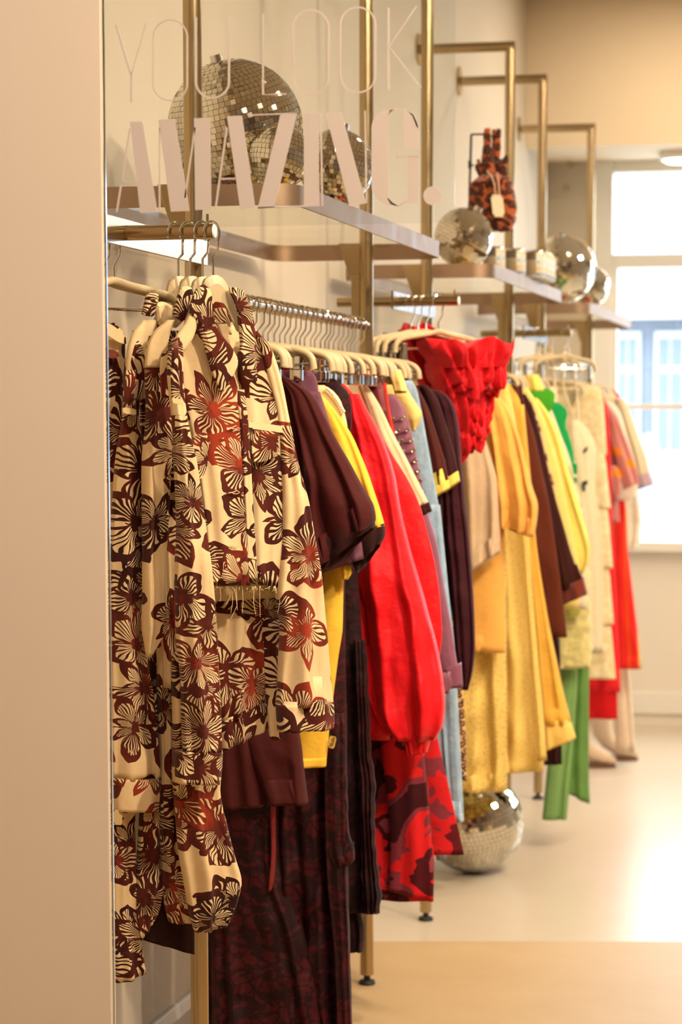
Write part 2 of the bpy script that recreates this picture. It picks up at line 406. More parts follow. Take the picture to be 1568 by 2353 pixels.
# ------------------------------------------------------------------ setting
WX = .05                                       # face of the rack wall
def plaster(name, c1, rough=.7, sc=3.0, spots=.03):
    if name in MATS: return MATS[name]
    k = NT(name); k.b.inputs['Roughness'].default_value = rough; c = lin(c1)
    nz = k.noise(k.obj(), sc, 5.0, .6)
    k.L(k.mix(nz, tuple(x * (1 - spots) for x in c[:3]) + (1,), tuple(min(1, x * (1 + spots)) for x in c[:3]) + (1,)), k.b.inputs['Base Color'])
    k.bump(k.noise(k.obj(), 90.0, 3.0), .08, .002)
    MATS[name] = k.m; return k.m
WALLM = plaster('white_wall_paint', '#c8bdab')
BULK = plaster('warm_wall_paint', '#e3d2b8')
COLM = plaster('column_paint', '#e4d1bc', .55)
WHITE = flat('white_gloss_paint', '#eceae4', .35)
def concrete(name, c1, c2, rough):
    k = NT(name); ob = k.obj()
    n1 = k.noise(ob, 1.7, 6.0, .6, .2); n2 = k.noise(ob, 9.0, 5.0, .6)
    f = k.math('MULTIPLY_ADD', k.math('ADD', n1, k.math('MULTIPLY', n2, .35)), .9, -.15)
    k.L(k.mix(f, lin(c1), lin(c2)), k.b.inputs['Base Color'])
    k.b.inputs['Roughness'].default_value = rough
    return k.m
def struct(name, mb, m, bevel=0.0):
    return tag(mb.build(name, m, bevel=bevel), kind='structure')
FL_FAR = concrete('far_concrete', '#cbbfad', '#d8ccba', .3)  # two floor tones: far part paler and glossier, near part beiger and rougher
FL_NEAR = concrete('near_concrete', '#a98f69', '#d0b68e', .5)
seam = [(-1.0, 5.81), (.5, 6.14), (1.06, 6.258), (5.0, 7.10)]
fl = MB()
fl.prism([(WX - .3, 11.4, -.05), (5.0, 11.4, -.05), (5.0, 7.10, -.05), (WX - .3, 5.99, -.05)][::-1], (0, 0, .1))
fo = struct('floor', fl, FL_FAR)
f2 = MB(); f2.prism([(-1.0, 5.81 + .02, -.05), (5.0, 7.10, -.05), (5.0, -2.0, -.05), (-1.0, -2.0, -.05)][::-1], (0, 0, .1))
struct('floor_near', f2, FL_NEAR)
struct('wall_left', MB().box((WX - .15, 3.2, 0), (WX, 11.4, 3.12)), WALLM)
w = MB().prism([(-1.0, 3.2, 1.56), (.496, 3.2, 1.56), (.498, 3.204, 1.56), (.44, 3.34, 1.56), (-1.0, 3.34, 1.56)][::-1], (0, 0, 3.12)); struct('wall_front', w, COLM)
struct('wall_rear', MB().box((-1.0, -2.1, 0), (5.1, -2.0, 3.12)), plaster('taupe_wall_paint', '#a3978b'))
struct('wall_near', MB().box((-1.1, -2.0, 0), (-1.0, 3.34, 3.12)), WALLM)
struct('wall_right', MB().box((5.0, -2.0, 0), (5.1, 11.4, 3.12)), plaster('taupe_wall_paint', '#a3978b'))
struct('ceiling', MB().box((-1.1, -2.1, 3.12), (5.1, 11.4, 3.22)), WALLM)
struct('wall_bulkhead', MB().box((WX, 10.24, 2.5), (5.0, 11.4, 3.12)), BULK)
YB = 10.84
WL = at(1410, 480, y=YB)[0]; ZT, ZTr1, ZTr0, ZS, ZM = 2.5, at(1440, 585, y=YB)[2], at(1440, 616, y=YB)[2], at(1480, 1243, y=YB)[2], at(1500, 935, y=YB)[2]
WR = 4.7
struct('wall_back', MB().box((WX, YB, 0), (5.0, YB + .2, ZS - .03)), plaster('window_wall_paint', '#e9e2d8'))
struct('wall_back_side', MB().box((WX, YB, ZS - .03), (WL - .10, YB + .2, 2.5)).box((WR, YB, ZS - .03), (5.0, YB + .2, 2.5)), WALLM)
win = empty('window_1', (2.4, YB + .1, ZS), 'wide white framed shop window onto the street', 'window', kind='structure')
MB().box((WL - .10, YB - .02, ZS), (WL, YB + .12, ZT)).box((WR - .08, YB - .02, ZS), (WR, YB + .12, ZT)).box((WL, YB - .015, ZTr0), (WR - .08, YB + .12, ZTr1)).box((WL, YB, ZT - .05), (WR - .08, YB + .1, ZT)).build('window_frame', WHITE, win, bevel=.004)
MB().box((WL + .0, YB - .01, ZS), (WL + .022, YB + .05, ZTr0)).box((WL, YB + .03, ZM - .012), (WR - .08, YB + .06, ZM + .014)).box((2.3, YB + .02, ZS), (2.36, YB + .07, ZTr0)).build('glazing_bar', WHITE, win, bevel=.002)
MB().box((WL - .12, YB - .07, ZS - .045), (WR + .02, YB + .12, ZS)).build('window_sill', WHITE, win, bevel=.005)
struct('baseboard_back', MB().box((WX, YB - .016, 0.05), (5.0, YB, .15)), WHITE, bevel=.004)
struct('baseboard_left', MB().box((WX, 3.34, .05), (WX + .012, YB, .085)), WHITE, bevel=.003)
def gg(name, rough=0.0, tint=(1, 1, 1, 1), fac=.06):
    k = NT(name); t = k.t; t.nodes.remove(k.b)
    tr = k.n('ShaderNodeBsdfTransparent'); tr.inputs[0].default_value = tint
    gl = k.n('ShaderNodeBsdfGlossy'); gl.inputs['Roughness'].default_value = rough
    mx = k.n('ShaderNodeMixShader'); mx.inputs[0].default_value = fac
    k.L(tr.outputs[0], mx.inputs[1]); k.L(gl.outputs[0], mx.inputs[2]); k.L(mx.outputs[0], k.out.inputs[0]); return k.m
GLASS = gg('clear_glass', .0, (.97, .985, .98, 1), .04)
MB().box((WL, YB + .075, ZS), (WR - .08, YB + .081, ZTr0)).build('window_pane', GLASS, win)
MB().box((WL, YB + .075, ZTr1), (WR - .08, YB + .081, ZT - .05)).build('window_pane', GLASS, win)
# coat hooks beside the window and the round lamp under the soffit
for (u, v) in ((1312, 379), (1302, 432)):
    p = at(u, v, y=YB)
    h = empty('wall_hook', (p[0], YB - .001, p[2]), None, 'hook', 'hooks beside the window')
    MB().lathe((p[0], YB, p[2]), [(.0001, -.001), (.012, -.001), (.012, -.006), (.0001, -.007)], 12, 'y').build('back_plate', STEEL(), h)
    MB().tube([(p[0], YB - .005, p[2]), (p[0], YB - .04, p[2] - .004), (p[0], YB - .05, p[2] + .012)], .004, 8).build('prong', STEEL(), h, True)
    tag(h, 'brass coloured wall hook left of the window, ' + ('upper of the two' if v < 400 else 'lower of the two'))
p = at(1572, 349, z=2.5)
lp = empty('ceiling_light', (p[0], p[1], 2.5), 'small round white lamp under the window soffit', 'lamp')
def emit(name, c, s):
    k = NT(name); k.b.inputs['Emission Color'].default_value = c; k.b.inputs['Emission Strength'].default_value = s; k.b.inputs['Base Color'].default_value = c; return k.m
MB().lathe((p[0], p[1], 2.5), [(.105, 0.0), (.11, -.02), (.10, -.035), (.09, -.035)], 28).build('lamp_rim', WHITE, lp, True)
MB().lathe((p[0], p[1], 2.5), [(.088, -.036), (.07, -.046), (.0001, -.05)], 28).build('diffuser', emit('lamp_glow', (1, .95, .85, 1), 6.0), lp, True)

# street outside
YF = 26.0
def fz(v, u=1480): return at(u, v, y=YF)[2]
def fx(u, v=800): return at(u, v, y=YF)[0]
hs = empty('street_building', (fx(1480), YF, -.3), 'grey house with white framed windows and slate roof across the street', 'building')
M_BR = flat('grey_render', '#6d7684', .9, var=.15, vs_=1.5); M_RF = flat('slate_roof', '#7885a2', .8, var=.15, vs_=2.0); M_PL = flat('pale_render', '#adb1b8', .9)
zg, z1, z2 = -.3, fz(735), fz(688)
MB().box((-6, YF, zg + 1.3), (14, YF + .3, z1)).build('wall', M_BR, hs)
MB().box((-6, YF - .02, zg), (14, YF + .3, zg + 1.3)).build('plinth', M_PL, hs)
MB().box((-6, YF - .4, z1), (14, YF + .3, z2)).build('gutter', M_PL, hs)
MB().add([(-6, YF - .4, z2), (14, YF - .4, z2), (14, YF + 3.5, z2 + 1.35), (-6, YF + 3.5, z2 + 1.35)], [(0, 1, 2, 3)]).build('roof', M_RF, hs)
for (u0, u1) in ((1414, 1474), (1506, 1578), (1625, 1690)):
    fr = MB().box((fx(u0), YF - .06, fz(1050)), (fx(u1), YF, fz(762))).build('window', M_PL, hs)
    um = (u0 + u1) / 2
    for (va, vb) in ((778, 842), (856, 1035)):
        for (ua, ub) in ((u0 + 9, um - 3), (um + 3, u1 - 8)):
            MB().box((fx(ua), YF - .075, fz(vb)), (fx(ub), YF - .061, fz(va))).build('pane', flat('far_window_glass', '#5a6880', .2), fr)
b = empty('street_bollard', (at(1492, 1000, y=17)[0], 17, -.3), 'grey blue post on the pavement outside the window', 'bollard')
xb = at(1492, 1000, y=17)[0]
MB().lathe((xb, 17, -.3), [(.075, 0), (.075, 1.5), (.05, 1.56), (.001, 1.58)], 16).build('shaft', flat('post_paint', '#74828f', .6), b, True)
MB().lathe((xb, 17, -.3), [(.11, 0), (.11, .12), (.085, .16)], 16).build('foot', flat('post_paint', '#74828f', .6), b, True)
tag(MB().box((-12, 11.05, -.4), (25, 40, -.3)).build('street', flat('street_paving', '#b5b5b2', .9, var=.05)), kind='structure')

SHELFG = gg('shelf_glass', .02, (.97, .96, .92, 1), .07)
# ------------------------------------------------------------------ wall racks
PX, PR_ = .35, .0165
RAILZ, TOPZ = 1.58, 2.552
POLES = {}
def rack(y0, y1, which):
    root = empty('clothes_rack', (PX, y0, 0), 'brushed steel wall rack with shelf and rail, ' + which, 'clothes rack', 'wall racks along the left wall')
    for y in (y0, y1):
        pole = MB().tube([(PX, y, .024), (PX, y, TOPZ - .0)], PR_, 20).tube([(PX + PR_ * .98, y, TOPZ - .001), (WX + .004, y, TOPZ - .001)], PR_ * .98, 20).build('pole', STEEL(), root, True)
        MB().lathe((WX, y, TOPZ), [(.05, .0005), (.05, .006), (.02, .009)], 24, 'x').build('wall_flange', STEEL(), pole, True)
        MB().lathe((PX, y, 0), [(.019, .0005), (.021, .004), (.018, .010), (.008, .013), (.008, .026), (.012, .027)], 18).build('levelling_foot', flat('black_rubber', '#1a1917', .6), pole, True)
        # gusset carrying the shelf
        MB().prism([(PX - .010, y + .012, 1.772), (PX - .070, y + .012, 1.772), (PX - .036, y + .012, 1.672), (PX - .010, y + .012, 1.672)], (0, .006, 0)).build('shelf_bracket', STEEL(), root, bevel=.001)
    MB().tube([(PX, y0 + PR_, RAILZ), (PX, y1 - PR_, RAILZ)], .0125, 16).build('rail', STEEL(), root, True)
    MB().box((PX - .036, y1 - .006, 1.575), (PX - PR_ + .002, y1 + .006, 1.70)).build('rail_bracket', STEEL(), root, bevel=.002)
    # shelf: a rim with rounded corners round a glass panel
    sx0, sx1, sy0, sy1, cr = .10, .515, y0 + .075, y1 + .10, .06
    def outline(o):
        P = []
        for (cx, cy, a0) in ((sx1 - cr, sy1 - cr, 0), (sx0 + cr, sy1 - cr, 90), (sx0 + cr, sy0 + cr, 180), (sx1 - cr, sy0 + cr, 270)):
            c_ = cr if not (cx > .3 and cy > y1 - .2) else cr
            for a in np.linspace(a0, a0 + 90, 7): P.append((cx + (cr - o) * math.cos(math.radians(a)), cy + (cr - o) * math.sin(math.radians(a))))
        return P
    A, B = outline(0), outline(.004); n = len(A); rim = MB()
    V = [(x, y, 1.738) for x, y in A] + [(x, y, 1.776) for x, y in A] + [(x, y, 1.776) for x, y in B] + [(x, y, 1.738) for x, y in B]
    F = []
    for i in range(n):
        j = (i + 1) % n
        for q in range(4): F.append((q * n + i, q * n + j, ((q + 1) % 4) * n + j, ((q + 1) % 4) * n + i))
    rim.add(V, F).build('shelf_rim', metal('shelf_steel', '#a18872', .5), root, True)
    gp = MB(); Q = outline(.0045)
    gp.prism([(x, y, 1.771) for x, y in Q], (0, 0, .01)).build('shelf_panel', SHELFG, root)
    # forward arm with a short cross tube
    yt = y0 - .46
    MB().box((PX + .0162, yt - .10, 1.628), (PX + .0222, y0 + .012, 1.672)).build('forward_arm', STEEL(), root, bevel=.001)
    ct = MB().tube([(PX + .0225, yt, 1.65), (.515, yt, 1.65)], .0118, 20).tube([(PX + .0158, yt, 1.65), (.21, yt, 1.65)], .0118, 20).build('cross_tube', STEEL(), root, True)
    MB().lathe((.515, yt, 1.65), [(.0112, .0005), (.010, .003), (.0001, .004)], 16, 'x').build('end_cap', flat('white_end_cap', '#e9e6df', .4), ct, True)
    MB().tube([(.505, yt, 1.661), (.505, yt, 1.677)], .0022, 8).build('stop_pin', STEEL(), ct, True)
    return root
BAYS = [(4.16, 5.62), (6.39, 7.83), (8.58, 10.02)]
for (a, b_), wh in zip(BAYS, ('nearest one, behind the lettered glass', 'middle one, holding the plush bag', 'farthest one, beside the window')):
    rack(a, b_, wh)

# ------------------------------------------------------------------ mirror balls
def disco(c, r, rows, label, seed=0, hang=True, tilt=.045):
    rg = np.random.default_rng(seed)
    root = empty('mirror_ball', (c[0], c[1], c[2] - r), label, 'disco ball', 'mirror balls around the racks')
    MB().lathe(c, [(r * .975 * math.cos(a), r * .975 * math.sin(a)) for a in np.linspace(-PI / 2 + .01, PI / 2 - .01, 20)], 32).build('core', flat('ball_core', '#6f6552', .6), root, True)
    ax = Matrix.Rotation(rg.uniform(.15, .5), 3, Vector((rg.uniform(-1, 1), rg.uniform(-1, 1), 0)).normalized())
    V, F = [], []
    dl = PI / rows
    for i in range(rows):
        la = -PI / 2 + (i + .5) * dl
        n = max(4, int(round(2 * PI * math.cos(la) / dl)))
        o = rg.uniform(0, 1)
        for j in range(n):
            lo = 2 * PI * (j + o) / n; hw = PI / n * .93; hl = dl * .5 * .93
            e = Vector((math.cos(la) * math.cos(lo), math.cos(la) * math.sin(lo), math.sin(la)))
            t1 = Vector((-math.sin(lo), math.cos(lo), 0)); t2 = e.cross(t1)
            nn = (e + t1 * rg.normal(0, tilt) + t2 * rg.normal(0, tilt)).normalized()
            u = (t1 - nn * t1.dot(nn)).normalized(); v = nn.cross(u)
            w = r * math.cos(la) * hw; h = r * hl
            b = len(V)
            for (k, s) in ((1.0, 1.0), (.968, 1.0)):
                for (a, q) in ((-1, -1), (1, -1), (1, 1), (-1, 1)):
                    V.append(np.array(c) + np.array(ax @ (e * r * k + u * (a * w) + v * (q * h))))
            F += [(b, b + 1, b + 2, b + 3), (b, b + 4, b + 5, b + 1), (b + 1, b + 5, b + 6, b + 2), (b + 2, b + 6, b + 7, b + 3), (b + 3, b + 7, b + 4, b)]
    mesh_obj('mirror_tile_mosaic', V, F, metal('mirror_tile', '#f2ecdc', .04), root, None, False)
    if hang:
        d = np.array(ax @ Vector((0, 0, 1)))
        MB().tube([np.array(c) + d * r * .99, np.array(c) + d * (r + .012)], .012, 12).build('hanging_cap', CHROME(), root, True)
    return root
disco((.335, 4.50, 1.906), .1285, 38, 'large gold tinted mirror ball on the nearest shelf', 1)
disco((.457, 4.36, 1.836), .0575, 20, 'smallest mirror ball in front of the large one on the nearest shelf', 2)
disco((.482, 4.72, 1.852), .0745, 26, 'medium mirror ball near the front edge of the nearest shelf', 3)
disco((.402, 6.66, 1.8592), .0815, 26, 'mirror ball beside the cans on the middle shelf', 4)
disco((.405, 8.72, 1.8985), .121, 34, 'large mirror ball on the shelf nearest the window', 5)
disco((.468, 9.02, 1.853), .0755, 24, 'smaller mirror ball partly behind another on the shelf nearest the window', 6)
pb = at(1085, 1890, y=7.1)
disco((pb[0], 7.12, .1525), .1525, 34, 'mirror ball resting on the floor under the yellow skirts', 8)

# ------------------------------------------------------------------ drink cans on the middle shelf
def can_mat():
    if 'can_print' in MATS: return MATS['can_print']
    k = NT('can_print'); ob = k.obj(); sx = k.n('ShaderNodeSeparateXYZ'); k.L(ob, sx.inputs[0])
    k.b.inputs['Roughness'].default_value = .35
    ang = k.math('MULTIPLY', k.math('ARCTAN2', sx.outputs[1], sx.outputs[0]), 9 / (2 * PI))
    fa = k.math('ABSOLUTE', k.math('SUBTRACT', k.math('FRACT', ang), .5))
    def band(z0, z1, w):
        return k.math('MULTIPLY', k.math('MULTIPLY', k.math('GREATER_THAN', sx.outputs[2], z0), k.math('LESS_THAN', sx.outputs[2], z1)), k.math('LESS_THAN', fa, w))
    c = k.mix(band(.066, .072, .26), lin('#c6c2ba'), lin('#d0ac1c'))
    c = k.mix(band(.044, .053, .15), c, lin('#4d9cc0')); c = k.mix(band(.024, .033, .22), c, lin('#d3ad1c')); c = k.mix(band(.010, .015, .42), c, lin('#3a6fb0'))
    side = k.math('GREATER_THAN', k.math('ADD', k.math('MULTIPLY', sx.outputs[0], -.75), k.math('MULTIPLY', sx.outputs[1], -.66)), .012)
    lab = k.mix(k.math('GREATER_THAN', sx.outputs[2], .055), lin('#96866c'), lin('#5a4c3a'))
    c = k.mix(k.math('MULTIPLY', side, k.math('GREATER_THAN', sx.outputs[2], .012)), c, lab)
    k.L(c, k.b.inputs['Base Color']); MATS['can_print'] = k.m; return k.m
cans = [(at(1136, 600, y=7.05)[0], 7.05), (at(1181, 600, y=7.12)[0], 7.14), (at(1226, 600, y=7.22)[0], 7.24)]
cans += [(cans[2][0] + .003, 7.24 + .07 * i) for i in (1, 2, 3)]
wherec = ('leftmost can, against the mirror ball', 'second from the left', 'front can of the row of four', 'second can back in the row of four', 'third can back in the row of four', 'rear can of the row of four')
can_me = None
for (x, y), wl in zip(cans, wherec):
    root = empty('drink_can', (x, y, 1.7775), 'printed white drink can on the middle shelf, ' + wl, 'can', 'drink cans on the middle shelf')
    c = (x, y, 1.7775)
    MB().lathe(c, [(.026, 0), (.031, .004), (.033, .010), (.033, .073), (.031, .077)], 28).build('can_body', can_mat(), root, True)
    MB().lathe(c, [(.031, .0775), (.0285, .082), (.0275, .0835), (.026, .080), (.0001, .079)], 28).build('can_lid', CHROME(), root, True)

# ------------------------------------------------------------------ plush bag on its stand
YBG = 6.86
st = empty('display_stand', (at(1080, 480, y=YBG)[0], YBG, 1.7775), 'thin black metal display stand carrying the brown plush bag', 'stand')
pt = [at(1079, 560, y=YBG), at(1078.5, 500, y=YBG), at(1080, 420, y=YBG), at(1083.5, 309, y=YBG), at(1128, 308, y=YBG)]
pt[0][2] = 1.781
BLK = flat('black_metal', '#14130f', .5)
MB().tube(pt[:4], .0035, 8).tube(pt[3:], .0028, 8).build('upright', BLK, st, True)
pc = at(1080.5, 380, y=YBG)
MB().lathe(pc, [(.003, -.01), (.0055, -.008), (.0055, .012), (.003, .014)], 12).tube([pc, pc + np.array([.011, 0, 0])], .0025, 8).build('clamp_knob', BLK, st, True)
MB().lathe((pt[0][0], YBG, 1.7775), [(.02, 0), (.02, .003), (.004, .004)], 20).build('base', BLK, st, True)
bp = (at(1132, 420, y=YBG)[0], YBG - .03, 0)
bag = empty('plush_bag', at(1135, 530, y=YBG - .03), 'furry brown leopard spotted handbag hanging on a black stand', 'bag')
FUR = leopard('brown_leopard_fur', '#a3512a', '#5a2a16', '#2a120b', 55.0)
plb = (bp[0], YBG - .03, 0.0)
def furry(o, amp=.006, seed=0):
    tx = bpy.data.textures.new('fur_lumps', 'CLOUDS'); tx.noise_scale = .02
    md = o.modifiers.new('lumps', 'DISPLACE'); md.texture = tx; md.strength = amp * 2; md.mid_level = .5; md.texture_coords = 'GLOBAL'
    return o
furry(loft('bag_body', [(402, 1108, 1160), (412, 1093, 1172), (425, 1081, 1179), (450, 1077, 1184), (480, 1081, 1188), (505, 1100, 1185), (522, 1122, 1181), (531, 1132, 1176)], plb, .045, FUR, bag, fold=(4, .12), N=48, pw=.9))
plb2 = (bp[0], YBG - .03, 0.0)
furry(loft('carry_handle', [(294, 1113, 1128), (310, 1111, 1129), (340, 1110, 1131), (368, 1106, 1136), (380, 1107, 1137), (404, 1112, 1140)], plb2, .018, FUR, bag, fold=(2, .2), pw=.9), .004)
furry(loft('carry_handle', [(297, 1131, 1152), (315, 1131, 1152), (345, 1130, 1150), (370, 1129, 1148), (390, 1132, 1152), (406, 1130, 1155)], (bp[0], YBG - .012, 0.0), .018, FUR, bag, fold=(2, .2), pw=.9), .004)
furry(loft('fur_bow', [(372, 1101, 1106), (380, 1093, 1110), (392, 1094, 1111), (402, 1098, 1112), (408, 1102, 1110)], plb2, .02, FUR, bag, fold=(2, .2), pw=.9), .004)
furry(loft('fur_bow', [(356, 1160, 1168), (368, 1156, 1169), (382, 1151, 1164), (396, 1150, 1166), (406, 1152, 1164)], plb2, .02, FUR, bag, fold=(2, .2), pw=.9), .004)
RIB = fabric('#c9a58c', .5)
pr = (bp[0], YBG - .085, 0.0)
tg = mesh_obj
tagp = panel('price_tag', [(1128, 447), (1155, 448), (1161, 498), (1134, 499)], pr, .001, flat('tag_card', '#eadfc0', .7), bag)
MB().tube([on_plane(u, v, pr) for u, v in ((1119, 392), (1130, 405), (1137, 425), (1139, 448))], .0022, 8).tube([on_plane(u, v, pr) for u, v in ((1142, 396), (1145, 410), (1147, 430), (1148, 448))], .0024, 8).build('tag_ribbon', RIB, tagp, True)

# ------------------------------------------------------------------ glass sign with lettering
YG = 3.2
gs = empty('glass_sign', (.74, YG, 1.58), 'clear glass panel lettered YOU LOOK AMAZING. in pale pink capitals', 'sign')
MB().box((.499, YG, at(800, 515, y=YG)[2]), (at(1045, 300, y=YG)[0], YG + .005, 2.06)).build('glass_pane', GLASS, gs)
EDGE = metal('bright_edge', '#e9eef2', .12)
tag(MB().box((.4985, YG + .0055, .05), (.5005, YG + .0085, 3.12)).build('trim_1', EDGE), kind='structure')
INK = flat('pale_pink_lettering', '#cbbbb0', .55)
def zp(x, y): return (220 + x / 1.912, y / 1.912)
def poly3(pts): return [at(u, v, y=YG - .0012) for u, v in (zp(x, y) for x, y in pts)]
def stroke(mb, pts, w):
    """ribbon along a polyline (both in tracing units)"""
    P = np.array(pts, float); n = len(P); L_, R_ = [], []
    closed = np.allclose(P[0], P[-1])
    for i in range(n):
        a = P[i - 1] if i else (P[-2] if closed else P[0]); b = P[i + 1] if i < n - 1 else (P[1] if closed else P[-1])
        t = b - a; t /= np.linalg.norm(t) + 1e-9; q = np.array([-t[1], t[0]]) * w / 2
        L_.append(P[i] + q); R_.append(P[i] - q)
    A = poly3(L_); B = poly3(R_); d = np.array([0, .0012, 0]); V = []
    for p in A + B: V += [p, p + d]
    F = []
    for i in range(n - 1):
        a0, a1, b0, b1 = 2 * i, 2 * i + 2, 2 * (n + i), 2 * (n + i) + 2
        F += [(a0, a1, b1, b0), (a0 + 1, b0 + 1, b1 + 1, a1 + 1), (a0, a0 + 1, a1 + 1, a1), (b0, b1, b1 + 1, b0 + 1)]
    e = 2 * (n - 1); F += [(0, 2 * n, 2 * n + 1, 1), (e, e + 1, 2 * n + e + 1, 2 * n + e)]
    mb.add(V, F)
def fat(mb, pts): mb.prism([p + np.array([0, .0006, 0]) for p in poly3(pts)], (0, .0012, 0))
def stadium(x0, y0, x1, y1, a0=0, a1=360, n=48):
    r = (x1 - x0) / 2; cx = (x0 + x1) / 2; out = []
    for a in np.linspace(a0, a1, n):
        c, s = math.cos(math.radians(a)), math.sin(math.radians(a))
        out.append((cx + r * c, (y1 - r if s > 0 else y0 + r) + r * s) if abs(s) > 1e-9 or True else None)
    return out
def letter(ch, strokes=(), fats=()):
    mb = MB()
    for pts, w_ in strokes: stroke(mb, pts, w_)
    for pts in fats: fat(mb, pts)
    o = mb.build('letter', INK, gs); return o
letter('Y', [([(88, 108), (156, 335), (156, 450)], 10), ([(221, 100), (156, 330)], 5)])
letter('O', [(stadium(252, 88, 402, 442), 7)])
letter('U', [([(440, 75)] + [p for p in stadium(440, 70, 586, 430, 180, 0, 24)] + [(586, 72)], 9)])
letter('L', [([(735, 60), (735, 416), (838, 412)], 8)])
letter('O', [(stadium(868, 44, 1024, 414), 8)])
letter('O', [(stadium(1076, 32, 1230, 406), 8)])
letter('K', [([(1287, 34), (1287, 396)], 9), ([(1411, 26), (1290, 205), (1430, 385)], 5)])
letter('A', [([(150, 565), (92, 932)], 8), ([(112, 800), (180, 798)], 7)], [[(150, 535), (206, 533), (270, 930), (196, 936)]])
letter('M', [([(280, 560), (280, 928)], 7), ([(436, 560), (392, 870)], 7)], [[(275, 527), (346, 522), (412, 926), (330, 930)], [(432, 520), (502, 516), (508, 920), (437, 923)]])
letter('A', [([(576, 560), (526, 920)], 8), ([(545, 786), (612, 784)], 7)], [[(577, 511), (642, 507), (700, 912), (635, 919)]])
letter('Z', [([(668, 506), (885, 497)], 6), ([(712, 914), (915, 905)], 7)], [[(812, 504), (885, 497), (785, 911), (712, 916)]])
letter('I', [], [[(915, 496), (978, 492), (982, 905), (915, 908)]])
letter('N', [([(988, 490), (996, 905)], 7), ([(1184, 486), (1190, 892)], 7)], [[(1010, 496), (1079, 491), (1188, 894), (1116, 906)]])
gl = [(1285, 500), (1310, 481)] + [(1300 - 88 * math.sin(t), 565 - 84 * math.cos(t)) for t in np.linspace(.1, PI / 2, 8)] + [(1300 - 88 * math.sin(t), 810 - 92 * math.cos(t)) for t in np.linspace(PI / 2, PI - .1, 8)] + [(1330, 905), (1285, 872)]
letter('G', [([(1285, 510), (1296, 488), (1318, 478), (1360, 480), (1395, 505), (1416, 560)], 8), ([(1285, 870), (1300, 894), (1330, 904), (1372, 880)], 8), ([(1318, 687), (1422, 685)], 7)],
       [gl, [(1352, 489), (1390, 498), (1412, 530), (1420, 575), (1421, 650), (1355, 652)], [(1371, 688), (1420, 686), (1419, 890), (1370, 893)]])
letter('.', [], [[(1480 + 40 * math.cos(t), 860 + 41 * math.sin(t)) for t in np.linspace(0, 2 * PI, 32)[:-1]]])
# ------------------------------------------------------------------ hangers
def arc(cx, cz, r, a0, a1, n=16): return [(cx + r * math.cos(math.radians(a)), 0, cz + r * math.sin(math.radians(a))) for a in np.linspace(a0, a1, n)]
HOOK = [(0, 0, -.075), (0, 0, -.052), (.013, 0, -.034)] + arc(0, -.0037, .0185, -42, 205, 20)
def make_hanger(name, h=.14):
    root = empty(name, (0, 0, 0))
    MB().tube(HOOK, .0019, 8).build('hook', CHROME(), root, True)
    body = [(-h, 0, -.128), (-h + .002, 0, -.112), (-h + .012, 0, -.099), (-h + .03, 0, -.092), (-.03, 0, -.080), (0, 0, -.074), (.03, 0, -.080), (h - .03, 0, -.092), (h - .012, 0, -.099), (h - .002, 0, -.112), (h, 0, -.128)]
    MB().tube(catmull(body, 40), .0066, 12).build('hanger_body', CREAMP(), root, True)
    bar = MB().tube([(-h + .002, 0, -.118), (h - .002, 0, -.118)], .0022, 8).build('clip_bar', CHROME(), root, True)
    for s in (-1, 1):
        x = s * (h - .028)
        MB().box((x - .008, -.006, -.150), (x + .008, .006, -.146 + .018)).box((x - .006, -.0075, -.130), (x + .006, .0075, -.104)).build('clip', CHROME(), bar, bevel=.002)
    return root
def dup(root, loc, rz, label=None, cat=None, group=None, sx=1.0):
    r = root.copy(); COL.objects.link(r); r.location = loc; r.rotation_euler = (0, 0, rz); r.scale = (sx, 1, 1)
    tag(r, label, cat, group)
    for ch in list(root.children):
        c = ch.copy(); COL.objects.link(c); c.parent = r
        for g in list(ch.children):
            d = g.copy(); COL.objects.link(d); d.parent = c
    return r
hg0 = make_hanger('clothes_hanger'); first_hanger = [True]
def place_hanger(x, y, z, rz, label, group):
    if first_hanger[0]:
        first_hanger[0] = False
        hg0.location = (x, y, z); hg0.rotation_euler = (0, 0, rz); tag(hg0, label, 'hanger', group); return hg0
    return dup(hg0, (x, y, z), rz, label, 'hanger', group, 1.0 if 'arm' in group else hr.uniform(.86, 1.08))
hr = np.random.default_rng(5)
for (y0, y1), st_, wh in ((BAYS[0], .0445, 'nearest'), (BAYS[1], .058, 'middle'), (BAYS[2], .078, 'farthest')):
    for y in np.arange(y0 + .13, y1 - .045, st_):
        place_hanger(PX, y + hr.normal(0, .004), RAILZ, hr.normal(0.0, .13), 'cream clip hanger in the row on the %s rack rail' % wh, 'hangers on the %s rack rail' % wh)
# hangers on the three forward arms
for px, rz, lb in ((237, 1.05, 'left one of two clip hangers by the column on the front arm'), (261, 1.05, 'right one of two clip hangers by the column on the front arm')):
    place_hanger(at(px, 560, y=3.70)[0], 3.70, 1.65, rz, 'cream plastic ' + lb, 'hangers on the front arm')
for px, rz, lb in ((945, .95, 'cream hanger first on the middle arm, above dark spotted clothes'), (961, .95, 'cream hanger second on the middle arm, above dark spotted clothes'), (979, .95, 'cream hanger holding the red ruffled top farther left'), (1008, .9, 'cream hanger with chrome bar holding the largest red ruffled top')):
    place_hanger(at(px, 690, y=5.93)[0], 5.93, 1.65, rz, lb, 'hangers on the middle arm')
for px, rz, lb in ((1238, .9, 'beige hanger on the farthest arm beside the window rack, left of the strap dress'), (1264, .9, 'beige hanger on the farthest arm, second from its left end'), (1300, .9, 'beige hanger on the farthest arm holding the printed strap dress')):
    place_hanger(at(px, 755, y=8.12)[0], 8.12, 1.65, rz, lb, 'hangers on the farthest arm')

